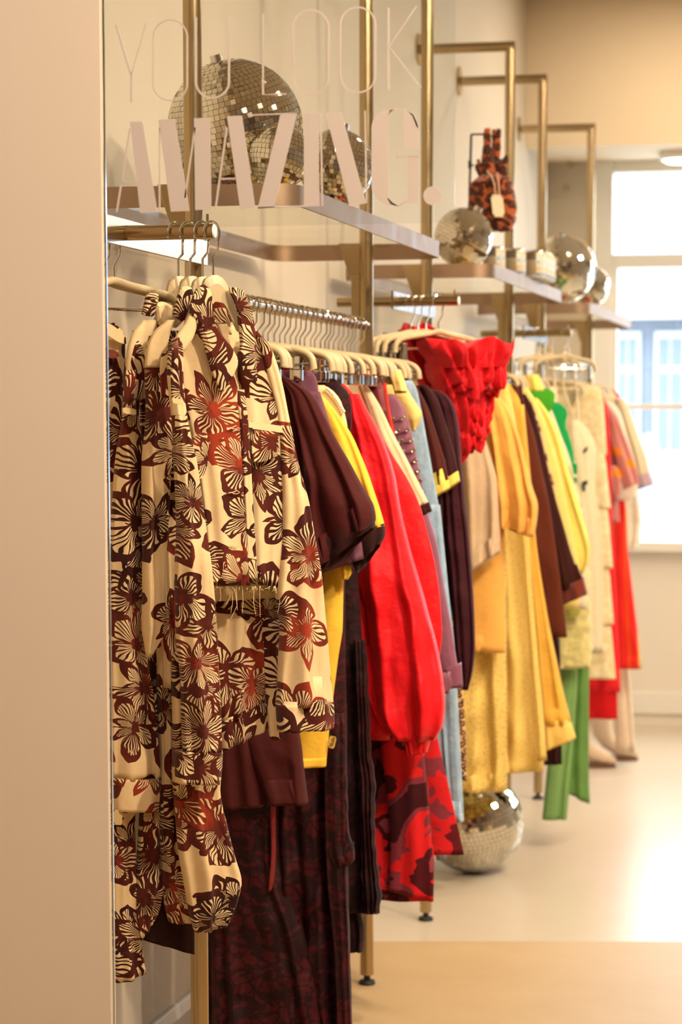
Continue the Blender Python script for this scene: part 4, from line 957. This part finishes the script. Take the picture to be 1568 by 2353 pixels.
half_loft('bodice', [(925, 1285), (935, 1300), (950, 1305), (975, 1300), (1000, 1308), (1040, 1318), (1060, 1320), (1400, 1322)], pl(Y), .018, TE, g, PX, (4, .3), 41.0)
Y = 7.41; g = G('marked_blouse', 'off white top with small green marks beside the lemon top', 'top', Y)
half_loft('bodice', [(930, 1262), (945, 1270), (1000, 1290), (1060, 1312), (1150, 1330), (1250, 1345), (1400, 1350)], pl(Y), .016, fabric('#e3d5bd'), g, PX, (4, .3), 42.0)
for (a, b_) in (((1316, 1064), (1327, 1090)), ((1318, 1096), (1326, 1110))):
    panel('green_mark', [(a[0], a[1]), (b_[0], a[1] + 2), (b_[0], b_[1]), (a[0] + 4, b_[1])], pl(Y, .02), .003, TE, g)
Y = 7.52; g = G('fuzzy_vest', 'fluffy pale yellow vest above the green trousers', 'vest', Y, .6)
FZ = fabric('#e4d792', .95, .6, 1.0, 'fluffy')
furry(half_loft('bodice', [(1000, 1310), (1200, 1340), (1380, 1356), (1450, 1357), (1500, 1358), (1536, 1355)], pl(Y), .03, FZ, g, PX, (4, .3), 43.0, m=60, N=90), .012)
panel('pocket_flap', [(1300, 1392), (1332, 1385), (1334, 1414), (1304, 1418)], pl(Y, .04), .006, fabric('#c9c25e'), g)
Y = 7.60; g = G('green_trousers', 'leaf green wide trousers hanging almost to the floor', 'trousers', Y, .1)
M = fabric('#7da562', .75)
half_loft('seat', [(1000, 1305), (1300, 1352), (1500, 1354)], pl(Y), .02, M, g, PX, (4, .3), 44.0)
loft('trouser_leg', [(1480, 1296, 1326), (1540, 1290, 1328), (1650, 1274, 1322), (1750, 1260, 1314), (1882, 1246, 1303)], pl(Y, .02), .03, M, g, (3, .4), 44.4)
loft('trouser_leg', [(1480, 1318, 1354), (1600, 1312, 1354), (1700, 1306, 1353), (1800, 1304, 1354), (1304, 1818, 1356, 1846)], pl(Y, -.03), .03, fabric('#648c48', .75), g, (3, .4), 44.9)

# --- strap dress on the farthest arm
th = .6; Y = 8.15
g = empty('strap_dress', at(1340, 1300, y=Y), 'cream strap dress with a few black printed motifs on the farthest arm', 'dress')
ps = (.47, Y, th); M = fabric('#e0d2b2')
loft('bodice', [(965, 1318, 1330), (990, 1310, 1352), (1030, 1312, 1368), (1080, 1318, 1366), (1130, 1322, 1366), (1200, 1326, 1378), (1300, 1336, 1384), (1500, 1340, 1384)], ps, .02, M, g, (5, .5), 45.0)
MB().tube([on_plane(u, v, ps) for u, v in ((1297, 795), (1290, 850), (1298, 905), (1322, 972))], .004, 8).build('shoulder_strap', M, g, True)
MB().tube([on_plane(u, v, ps) for u, v in ((1305, 795), (1318, 850), (1326, 905), (1330, 970))], .004, 8).build('shoulder_strap', M, g, True)
pm = (ps[0] + .026 * math.sin(th), ps[1] - .026 * math.cos(th), th)
for q in ([(1340, 1036), (1352, 1024), (1350, 1036), (1342, 1042)], [(1338, 1106), (1352, 1104), (1350, 1114), (1344, 1112), (1345, 1130), (1340, 1128)]):
    panel('black_motif', q, pm, .002, fabric('#2d3530'), g)
for px, lb in ((1238, 'pair of cream straps looped on the farthest arm, left'), (1262, 'pair of cream straps looped on the farthest arm, right')):
    pp = (at(px, 755, y=8.13)[0], 8.13, .9)
    g = empty('strap_camisole', at(px, 900, y=8.15), lb.replace('pair of cream straps looped', 'plain cream strap top hanging'), 'top', 'strap tops on the farthest arm')
    MB().tube([on_plane(u, v, pp) for u, v in ((px - 2, 797), (px - 8, 850), (px - 12, 890))], .006, 8).tube([on_plane(u, v, pp) for u, v in ((px + 4, 797), (px + 8, 850), (px + 14, 890))], .006, 8).build('shoulder_strap', M, g, True)
    loft('bodice', [(888, px - 14, px + 16), (920, px - 16, px + 18), (1000, px - 18, px + 20)], pp, .012, M, g, (3, .4), 2.0)

# --- farthest rack
def gc(name, label, cat, Y): return G(name, label, cat, Y)
Y = 8.74; g = gc('tiered_lace_dress', 'cream dress in lace tiers before the red clothes', 'dress', Y)
M = lace('cream_lace', '#dfc99a', '#eadbb4')
half_loft('bodice', [(888, 1372), (905, 1385), (960, 1390), (1046, 1395)], pl(Y), .03, M, g, PX, (5, .4), 50.0)
for i, (ya, yb, xa, xb) in enumerate(((1030, 1168, 1390, 1404), (1150, 1306, 1396, 1409), (1290, 1435, 1399, 1411), (1420, 1560, 1403, 1416))):
    half_loft('lace_tier', [(ya, xa - 6), (ya + 15, xa), ((ya + yb) / 2, (xa + xb) / 2), (yb, xb)], pl(Y, -.002 * i), .035, M, g, PX, (9, .5), 50.5 + i, N=72, m=20)
Y = 8.885; g = gc('red_frilled_dress', 'red frilled dress showing below and right of the lace tiers', 'dress', Y)
M = fabric('#e0222a', .7)
half_loft('skirt', [(900, 1386), (940, 1396), (960, 1399), (1000, 1402), (1100, 1404), (1200, 1408), (1400, 1418), (1590, 1427)], pl(Y), .03, M, g, PX, (7, .5), 51.0, N=72)
half_loft('underskirt', [(1540, 1416), (1600, 1419), (1652, 1420)], pl(Y, .0), .028, fabric('#c8141c'), g, PX, (7, .5), 51.6, N=72, m=12)
Y = 8.98; g = gc('striped_shirt', 'dusty pink striped shirt with orange spots on its sleeve', 'shirt', Y)
M = dots('pink_stripe_orange_dot', '#bb6f6c', '#f0902c', 13.0, .21, ('#d39a94', 70.0))
half_loft('bodice', [(925, 1395), (945, 1408), (1000, 1415), (1200, 1425)], pl(Y), .02, M, g, PX, (4, .3), 52.0)
rows = [(935, 1392, 1404), (960, 1396, 1420), (1000, 1400, 1436), (1050, 1412, 1454), (1090, 1424, 1466), (1434, 1126, 1470, 1108)]
loft('sleeve', rows, pl(Y, .015), .03, M, g, (3, .4), 52.4); mirror_loft('sleeve', rows, pl(Y, .015), .03, M, g, PX, (3, .4), 52.4)
loft('rolled_sleeve', [(1070, 1398, 1418), (1100, 1402, 1428), (1130, 1406, 1426), (1146, 1412, 1420)], pl(Y, .04), .025, M, g, (3, .4), 52.8)
Y = 9.08; g = gc('white_shirt', 'white shirt as a narrow strip behind the pink striped sleeve', 'shirt', Y)
half_loft('bodice', [(925, 1408), (945, 1424), (1000, 1440), (1080, 1462), (1120, 1466), (1150, 1450)], pl(Y), .02, fabric('#efe6d8'), g, PX, (4, .3), 53.0)
Y = 9.2; g = gc('striped_cuff_jumper', 'cream jumper with a mauve striped cuff nearest the window', 'jumper', Y)
M = fabric('#dfceae', .9)
half_loft('bodice', [(905, 1410), (925, 1428), (950, 1438), (1100, 1450)], pl(Y), .02, M, g, PX, (4, .3), 54.0)
rows = [(915, 1415, 1434), (950, 1425, 1450), (1000, 1438, 1468), (1050, 1452, 1486), (1462, 1096, 1494, 1086)]
loft('sleeve', rows, pl(Y, .015), .03, M, g, (3, .4), 54.4); mirror_loft('sleeve', rows, pl(Y, .015), .03, M, g, PX, (3, .4), 54.4)
loft('striped_cuff', [(1460, 1096, 1494, 1084), (1466, 1126, 1503, 1112)], pl(Y, .016), .032, stripes('mauve_stripe', [(0.0, '#a88a98'), (.5, '#c9b4bc')], 70.0), g, (3, .3), 54.4, m=8, taper=False, label='mauve striped cuff')
Y = 9.32; g = gc('striped_red_skirt', 'red skirt with orange and green stripes and a knotted waist', 'skirt', Y)
M = stripes('red_orange_stripe', [(0.0, '#dd2a22'), (.45, '#e8622a'), (.55, '#dd2a22'), (.86, '#c9a24a'), (.93, '#7f9a4a')], 11.0)
loft('skirt', [(1128, 1412, 1436), (1180, 1410, 1440), (1250, 1404, 1443), (1380, 1398, 1457), (1460, 1396, 1467), (1536, 1396, 1475)], pl(Y), .035, M, g, (5, .4), 55.0, uvoff=(.02, 0))
loft('bodice', [(906, 1395, 1422), (1000, 1400, 1452), (1118, 1412, 1438)], pl(Y), .02, fabric('#dd2a22'), g, (4, .4), 55.5)
loft('waist_knot', [(1112, 1424, 1436), (1126, 1420, 1442), (1142, 1428, 1440)], pl(Y, .03), .02, fabric('#e0302a'), g, (3, .4), 55.2, m=10)
Y = 9.55; g = gc('fluffy_cardigan', 'fluffy off white cardigan glimpsed against the window', 'cardigan', Y)
furry(loft('bodice', [(930, 1400, 1440), (1050, 1410, 1462), (1130, 1420, 1468), (1200, 1425, 1474), (1262, 1430, 1466)], pl(Y), .03, fabric('#ece4cf', .95, .6, 1.0, 'fluffy'), g, (3, .4), 56.0), .012)
Y = 9.45; g = gc('ivory_trousers', 'ivory wide trousers hanging to the floor behind the white boot', 'trousers', Y)
loft('trouser_leg', [(1000, 1400, 1440), (1300, 1405, 1440), (1540, 1408, 1448), (1640, 1412, 1455), (1728, 1416, 1460)], pl(Y), .03, fabric('#dccbb2'), g, (3, .4), 57.0)

# --- the pair of boots on the floor
def boot(label, dx, Yb, z0, sd):
    p0 = at(1400, 1748, z=0); 
    g = empty('boot', (at(1400 + dx, 1700, y=Yb)[0], Yb, 0), label, 'boot', 'boots under the farthest rack')
    P = (0.5, Yb, 0.0); V = []
    M_ = leather('#d9c6ac')
    zpx = lambda z: z
    x0 = at(1382 + dx, 1700, y=Yb)[0]
    secs = [((x0 - .012, Yb, .32), .048, 0), ((x0 - .01, Yb, .24), .046, 0), ((x0, Yb, .16), .042, .1), ((x0 + .008, Yb, .11), .040, .35), ((x0 + .03, Yb, .075), .042, .9), ((x0 + .065, Yb, .052), .038, 1.3), ((x0 + .10, Yb, .038), .030, 1.45), ((x0 + .135, Yb, .030), .018, 1.5), ((x0 + .152, Yb, .027), .006, 1.5)]
    MB().tube([s[0] for s in secs], [s[1] * (.8 if i > 3 else 1) for i, s in enumerate(secs)], 20).build('upper', M_, g, True)
    MB().prism([(x0 - .035, Yb - .03, .012), (x0 + .04, Yb - .032, .012), (x0 + .11, Yb - .028, .008), (x0 + .15, Yb - .006, .008), (x0 + .15, Yb + .006, .008), (x0 + .11, Yb + .028, .008), (x0 + .04, Yb + .032, .012), (x0 - .035, Yb + .03, .012)], (0, 0, .012)).build('sole', flat('boot_sole', '#6d4a30', .6), g, bevel=.002)
    MB().box((x0 - .04, Yb - .024, 0.0005), (x0 + .005, Yb + .024, .04)).build('heel', flat('boot_sole', '#6d4a30', .6), g, bevel=.004)
yb0 = at(1400, 1746, z=0)[1]
boot('white leather boot pointing right on the floor under the red clothes', 0, yb0, 0, 1)
boot('white leather boot mostly behind the green trousers', -52, yb0 - .22, 0, 2)

# ------------------------------------------------------------------ floral print clothes on the front arm
TH = .62
FLW = floral(); PLAIN = fabric('#e6cd9f', .85)
def J(k, d=0.0): return (.505 - .045 * k * math.sin(TH) + d * math.sin(TH), 3.72 + .045 * k * math.cos(TH) - d * math.cos(TH), TH)
def shoulder_hanger(k, dx, dy, label, wide=True):
    hx = (487, 465, 433, 405)[k]
    p = J(k); top = on_plane(495 + dx, 640 + dy, p)
    g = empty('shoulder_hanger', top, label, 'hanger', 'broad hangers on the front arm')
    pts = [(464, 662), (469, 642), (482, 633), (497, 632), (511, 641), (523, 661), (533, 690), (549, 738), (556, 765), (547, 762), (538, 742), (525, 712), (514, 696), (486, 690), (478, 700), (466, 735), (456, 752), (448, 748), (457, 705)]
    panel('hanger_body', [(u + dx, v + dy) for u, v in pts], p, .012, CREAMP(), g, bulge=.004)
    c = np.array([at(hx, 550, y=3.70)[0], 3.70, 1.65]); r_ = .0185; uu = np.array([math.cos(TH + .5), math.sin(TH + .5), 0]); zz = np.array([0, 0, 1.])
    b_ = on_plane(490 + dx, 636 + dy, p)
    pts3 = [b_, b_ + zz * .03, c + uu * .013 + zz * -.03 + (b_ - c) * [.4, .4, 0]] + [c + uu * r_ * math.cos(math.radians(a)) + zz * (r_ * math.sin(math.radians(a)) - .003) for a in np.linspace(-35, 205, 18)]
    MB().tube(pts3, .0019, 8).build('hook', CHROME(), g, True)
shoulder_hanger(0, 0, 0, 'broad cream shoulder hanger inside the frontmost floral jacket')
shoulder_hanger(1, -24, 3, 'broad cream hanger second from the tube end on the front arm')
shoulder_hanger(2, -52, 2, 'broad cream hanger third from the tube end on the front arm')
shoulder_hanger(3, -80, 2, 'broad cream hanger farthest from the tube end on the front arm')

g = empty('floral_jacket', on_plane(560, 1350, J(0)), 'frontmost cream cropped jacket with brown floral print and frayed hem', 'jacket', 'floral print clothes on the front arm')
loft('front_panel', [(722, 436, 490), (760, 416, 505), (820, 410, 535), (900, 418, 550), (990, 440, 556), (1132, 464, 564), (1250, 476, 570), (486, 1346, 575, 1345)], J(0), .010, FLW, g, (4, .5), 1.1, N=60)
loft('front_panel', [(758, 566, 590), (800, 552, 618), (860, 547, 640), (930, 552, 652), (990, 557, 658), (1100, 563, 655), (1200, 567, 653), (574, 1340, 649, 1351)], J(0, -.012), .010, FLW, g, (4, .5), 2.4, N=60)
loft('button_placket', [(895, 540, 562), (990, 553, 572), (1132, 561, 580), (1250, 567, 587), (1336, 572, 592)], J(0, .006), .005, FLW, g, (2, .3), 5.2)
loft('back_panel', [(742, 480, 566), (800, 462, 612), (900, 450, 640), (1100, 468, 645), (1300, 486, 646), (492, 1382, 642, 1372)], J(0, -.045), .008, PLAIN, g, (4, .4), 3.3)
rS = [(764, 585, 594), (800, 598, 622), (850, 612, 640), (893, 624, 651), (950, 638, 662), (1055, 646, 682), (1154, 650, 707), (1220, 650, 718), (1306, 642, 733), (1368, 637, 741), (1434, 646, 747), (1568, 644, 758), (1622, 640, 763)]
loft('sleeve', rS, J(0, -.004), .028, FLW, g, (3, .55), 4.7, m=56, N=64)
loft('cuff', [(638, 1618, 763, 1614), (640, 1650, 765, 1644), (642, 1682, 765, 1671)], J(0, -.002), .03, FLW, g, (3, .4), 6.1, m=10, taper=False)
rL = [(775, 398, 412), (800, 388, 420), (850, 386, 420), (915, 391, 424), (1000, 399, 436), (1055, 402, 449), (1154, 407, 464), (1250, 408, 476), (1314, 406, 484), (1386, 407, 491), (1459, 409, 496), (1532, 416, 500), (1640, 421, 506), (1730, 424, 509)]
loft('sleeve', rL, J(0, .034), .022, FLW, g, (3, .6), 7.3, m=56, N=64)
loft('cuff', [(1727, 401, 509), (1755, 403, 508), (1800, 408, 503)], J(0, .036), .026, FLW, g, (3, .3), 8.8, m=10, taper=False)
loft('shoulder_yoke', [(722, 434, 452), (745, 424, 452), (775, 404, 444), (800, 398, 428), (815, 402, 414)], J(0, .022), .008, PLAIN, g, (2, .2), 1.7, m=16)
loft('shoulder_tab', [(800, 396, 410), (860, 394, 408), (905, 396, 412), (926, 394, 416)], J(0, .062), .006, FLW, g, (2, .2), 9.7, m=16)
panel('tab_end', [(394, 914), (417, 918), (419, 930), (396, 926)], J(0, .07), .006, PLAIN, g)
panel('collar', [(450, 664), (468, 652), (484, 668), (487, 702), (493, 745), (512, 775), (531, 797), (546, 826), (544, 845), (510, 905), (498, 880), (484, 845), (469, 788), (454, 745), (434, 713)], J(0, .026), .007, FLW, g, uvoff=(.31, .08), bulge=.004)
panel('collar', [(524, 660), (545, 661), (560, 668), (577, 714), (586, 756), (588, 818), (590, 884), (572, 874), (556, 860), (545, 818), (554, 796), (549, 745), (545, 705)], J(0, .018), .007, FLW, g, uvoff=(.40, .52), bulge=.004)
panel('neck_band', [(484, 690), (520, 694), (548, 704), (545, 738), (520, 741), (492, 740)], J(0, -.03), .005, FLW, g, uvoff=(1.3, .2))
panel('hanging_label', [(496, 744), (526, 744), (524, 800), (502, 798)], J(0, -.028), .003, PLAIN, g)
panel('chest_pocket_flap', [(576, 988), (638, 992), (640, 1046), (608, 1060), (580, 1064)], J(0, .006), .006, FLW, g, uvoff=(.2, 1.4))
panel('chest_pocket_flap', [(441, 1008), (468, 992), (481, 1008), (474, 1080), (458, 1104), (448, 1070)], J(0, .02), .006, FLW, g, uvoff=(2.2, .4))
panel('yoke_seam', [(568, 966), (664, 982), (667, 997), (568, 984)], J(0, .002), .005, PLAIN, g)
mb = MB(); fr = np.random.default_rng(2)
for i in range(34):
    u = fr.uniform(488, 648); L_ = fr.uniform(5, 18) if i > 8 else fr.uniform(30, 78)
    a = on_plane(u, 1347, J(0, .003)); b_ = on_plane(u + fr.normal(0, 3), 1347 + L_ * .6, J(0, .006)); c = on_plane(u + fr.normal(0, 5), 1347 + L_, J(0, .003))
    mb.tube([a, b_, c], .00045, 4)
mb.build('frayed_hem', PLAIN, g)
mb = MB()
for (u, v) in ((535, 982), (537, 1131), (535, 1252)):
    mb.tube([on_plane(u + dx, v + dy, J(0, .013)) for dx, dy in ((-12, 2), (0, 0), (8, -4), (14, 0), (8, 4), (-2, 3))], .0008, 5)
mb.build('buttonhole_thread', PLAIN, g)

g = empty('floral_shirt', on_plane(565, 1690, J(1)), 'floral print shirt tail below the frayed jacket hem', 'shirt', 'floral print clothes on the front arm')
loft('bodice', [(900, 480, 640), (1200, 488, 650), (1372, 488, 648), (1480, 494, 646), (1560, 500, 644), (504, 1662, 628, 1606)], J(0, -.085), .016, FLW, g, (6, .7), 11.3, N=72, m=44, uvoff=(.23, .4))
loft('hem_band', [(504, 1660, 630, 1604), (506, 1692, 634, 1640), (509, 1724, 632, 1664)], J(0, -.082), .018, FLW, g, (6, .5), 12.9, m=10, taper=False, N=60)
loft('side_fold', [(1420, 600, 640), (1500, 604, 642), (1600, 612, 641), (1700, 622, 644)], J(0, -.07), .012, FLW, g, (3, .6), 2.9)

g = empty('second_floral_jacket', on_plane(380, 1480, J(1)), 'second floral jacket, its sleeve bent at the elbow left of the frontmost one', 'jacket', 'floral print clothes on the front arm')
panel('collar', [(414, 662), (428, 657), (440, 662), (443, 680), (434, 708), (421, 740), (398, 726), (405, 694)], J(1, .02), .008, FLW, g, uvoff=(.55, .9), bulge=.004)
loft('shoulder_yoke', [(735, 385, 402), (765, 352, 390), (800, 338, 384), (845, 333, 372)], J(1, .018), .01, PLAIN, g, (2, .2), 1.9, m=16)
rr = [(770, 344, 372), (830, 334, 384), (900, 336, 392), (960, 337, 398), (1060, 329, 392), (1150, 328, 388), (1250, 329, 382), (1330, 329, 378), (1400, 328, 377), (1445, 329, 382), (1475, 333, 366), (1512, 337, 345)]
loft('sleeve', rr, J(1, .012), .024, FLW, g, (3, .5), 13.7, m=50, N=60)
loft('front_panel', [(760, 372, 420), (900, 384, 426), (1060, 366, 430), (1200, 362, 432), (1340, 366, 436), (1480, 372, 440), (1580, 376, 440)], J(1, -.02), .012, FLW, g, (4, .6), 15.2, m=44, N=60)
loft('shoulder_tab', [(812, 372, 398), (850, 368, 396), (915, 372, 394)], J(1, .045), .006, FLW, g, (2, .3), 9.1, m=14)

g = empty('floral_trousers', on_plane(465, 2130, J(1)), 'floral print trouser leg below the frontmost jacket cuff', 'trousers', 'floral print clothes on the front arm')
loft('trouser_leg', [(1500, 396, 500), (1700, 400, 506), (1790, 400, 504), (1805, 401, 502), (1900, 408, 520), (1963, 414, 536), (2025, 425, 553), (2060, 432, 545), (2100, 440, 530), (450, 2142, 520, 2122)], J(0, -.03), .028, FLW, g, (4, .55), 16.6, m=56, N=72)
g = empty('pleated_floral_trousers', on_plane(385, 2140, J(2)), 'floral trousers seen as dark folds between two sleeve cuffs', 'trousers', 'floral print clothes on the front arm')
loft('trouser_leg', [(1430, 362, 402), (1550, 362, 404), (1700, 366, 412), (1850, 368, 416), (2000, 372, 428), (2080, 380, 440), (2120, 392, 446)], J(1, -.035), .022, FLW, g, (5, .7), 18.1, m=50, N=60)
loft('trouser_leg', [(1500, 340, 376), (1650, 346, 380), (1860, 322, 384), (2000, 316, 380), (2100, 312, 362), (322, 2160, 350, 2118)], J(2, -.01), .022, FLW, g, (4, .6), 19.4, m=50, N=60)
loft('shirt_hem', [(1950, 330, 430), (2050, 322, 438), (2110, 320, 446), (324, 2158, 446, 2192)], J(2, -.03), .016, fabric('#2a0d0b'), g, (4, .5), 3.4)

g = empty('third_floral_jacket', on_plane(310, 1860, J(2)), 'third floral jacket, its long sleeve ending in a floral cuff beside the column', 'jacket', 'floral print clothes on the front arm')
panel('collar', [(337, 675), (350, 672), (365, 678), (357, 710), (352, 728), (326, 724), (331, 703)], J(2, .02), .008, FLW, g, uvoff=(1.55, .3), bulge=.004)
panel('collar', [(354, 700), (372, 692), (398, 704), (392, 736), (380, 752), (362, 744)], J(2, .018), .008, PLAIN, g, bulge=.004)
loft('shoulder_yoke', [(735, 330, 362), (770, 302, 348), (820, 290, 336), (870, 288, 326)], J(2, .014), .01, PLAIN, g, (2, .2), 1.2, m=16)
rr = [(760, 306, 344), (850, 287, 334), (950, 283, 318), (1060, 268, 328), (1200, 258, 330), (1300, 252, 330), (1450, 252, 330), (1500, 253, 333), (1600, 255, 352), (1700, 257, 360), (1790, 258, 367)]
loft('sleeve', rr, J(2, .012), .024, FLW, g, (3, .5), 21.7, m=56, N=60)
loft('cuff', [(1787, 259, 368), (1820, 260, 366), (1862, 262, 363)], J(2, .014), .027, FLW, g, (3, .3), 22.2, m=10, taper=False)
loft('shoulder_tab', [(850, 290, 312), (900, 286, 312), (945, 282, 312)], J(2, .045), .006, FLW, g, (2, .3), 23.1, m=14)
panel('tab_end', [(281, 936), (312, 940), (312, 954), (282, 950)], J(2, .052), .006, PLAIN, g)
loft('front_panel', [(780, 330, 372), (900, 322, 360), (1060, 326, 362), (1250, 326, 366), (1400, 328, 366)], J(2, -.02), .012, FLW, g, (4, .6), 24.4, m=40)

g = empty('cropped_floral_trousers', on_plane(290, 2240, J(3)), 'pale floral trouser leg hanging lowest beside the column', 'trousers', 'floral print clothes on the front arm')
loft('trouser_leg', [(1700, 246, 320), (1862, 250, 308), (1950, 254, 310), (2050, 256, 314), (2150, 260, 320), (2200, 262, 328), (264, 2257, 334, 2232)], J(2, -.02), .02, FLW, g, (3, .5), 25.8, m=44)
panel('paper_tag', [(261, 1860), (281, 1861), (281, 1896), (262, 1895)], J(2, .03), .0012, flat('kraft_tag', '#c9ab78', .8), g)
g = empty('dark_floral_shirt', on_plane(265, 1300, J(3)), 'darker floral shirt closest to the column edge', 'shirt', 'floral print clothes on the front arm')
loft('sleeve', [(742, 240, 262), (770, 238, 286), (850, 236, 286), (950, 234, 284), (1060, 232, 272), (1200, 232, 268), (1400, 232, 268), (1600, 234, 270)], J(3, .012), .022, FLW, g, (3, .5), 27.3, m=44)
panel('collar', [(243, 740), (262, 750), (288, 774), (289, 792), (270, 786), (243, 768)], J(3, .04), .006, FLW, g, uvoff=(.37, .2))
panel('satin_ribbon', [(243, 800), (266, 806), (276, 818), (262, 824), (243, 822)], J(3, .042), .005, satin('#6b2c18'), g)
# ------------------------------------------------------------------ light
def area(name, loc, size, power, col, rot=(0, 0, 0), shape='DISK', spread=180):
    l = bpy.data.lights.new(name, 'AREA'); l.shape = shape; l.size = size; l.energy = power; l.color = col; l.spread = math.radians(spread)
    o = bpy.data.objects.new(name, l); COL.objects.link(o); o.location = loc; o.rotation_euler = rot; return o
WARM = (1.0, .80, .56)
for y in (.6, 2.3, 3.7, 5.0, 6.3, 7.6, 8.9):
    for x in (.95, 1.75, 2.9, 4.1):
        if x < 1 and y < 3: continue
        p_ = {.95: 8, 1.75: 11, 2.9: 8, 4.1: 5}[x] * (1.15 if y < 6 else .8)
        area('ceiling_spot', (x, y, 3.10), .09, p_, WARM if y > 3 else (1.0, .86, .70))
area('ceiling_spot', (.75, 9.55, 3.10), .09, 14, WARM); area('ceiling_spot', (2.2, 9.6, 3.10), .09, 12, WARM)  # unseen spots added to brighten the bulkhead
area('ceiling_spot', (.4, 1.9, 3.10), .09, 25, (1.0, .88, .76)); area('ceiling_spot', (1.3, 1.5, 3.10), .09, 22, (1.0, .88, .76))
def aim(loc, tgt, power, col, size=.1, spread=75):
    d = Vector(tgt) - Vector(loc); q = d.to_track_quat('-Z', 'Y').to_euler()
    return area('garment_fill', loc, size, power, col, q, 'DISK', spread)
for (yy, p_) in ((2.4, 15), (3.3, 15), (4.4, 15), (5.6, 12), (6.9, 11), (8.2, 9)):  # unseen tilted lamps added to brighten the garment faces
    aim((2.3, yy, 3.05), (.45, yy + 1.5, 1.05), p_, WARM)
pw = area('window_daylight', (2.5, YB + .3, 1.65), 1.0, 1.0, (1, 1, 1), (PI / 2, 0, PI), 'RECTANGLE')
pw.data.size = 4.6; pw.data.size_y = 1.9; pw.data.cycles.is_portal = True
W = bpy.data.worlds.new('daylight'); scene.world = W; W.use_nodes = True
bg = W.node_tree.nodes['Background']; bg.inputs[0].default_value = (.86, .93, 1.0, 1); bg.inputs[1].default_value = 13.0
scene.cycles.max_bounces = 8; scene.cycles.transparent_max_bounces = 12; scene.cycles.caustics_reflective = False
scene.cycles.use_denoising = True; scene.cycles.sample_clamp_indirect = 6.0
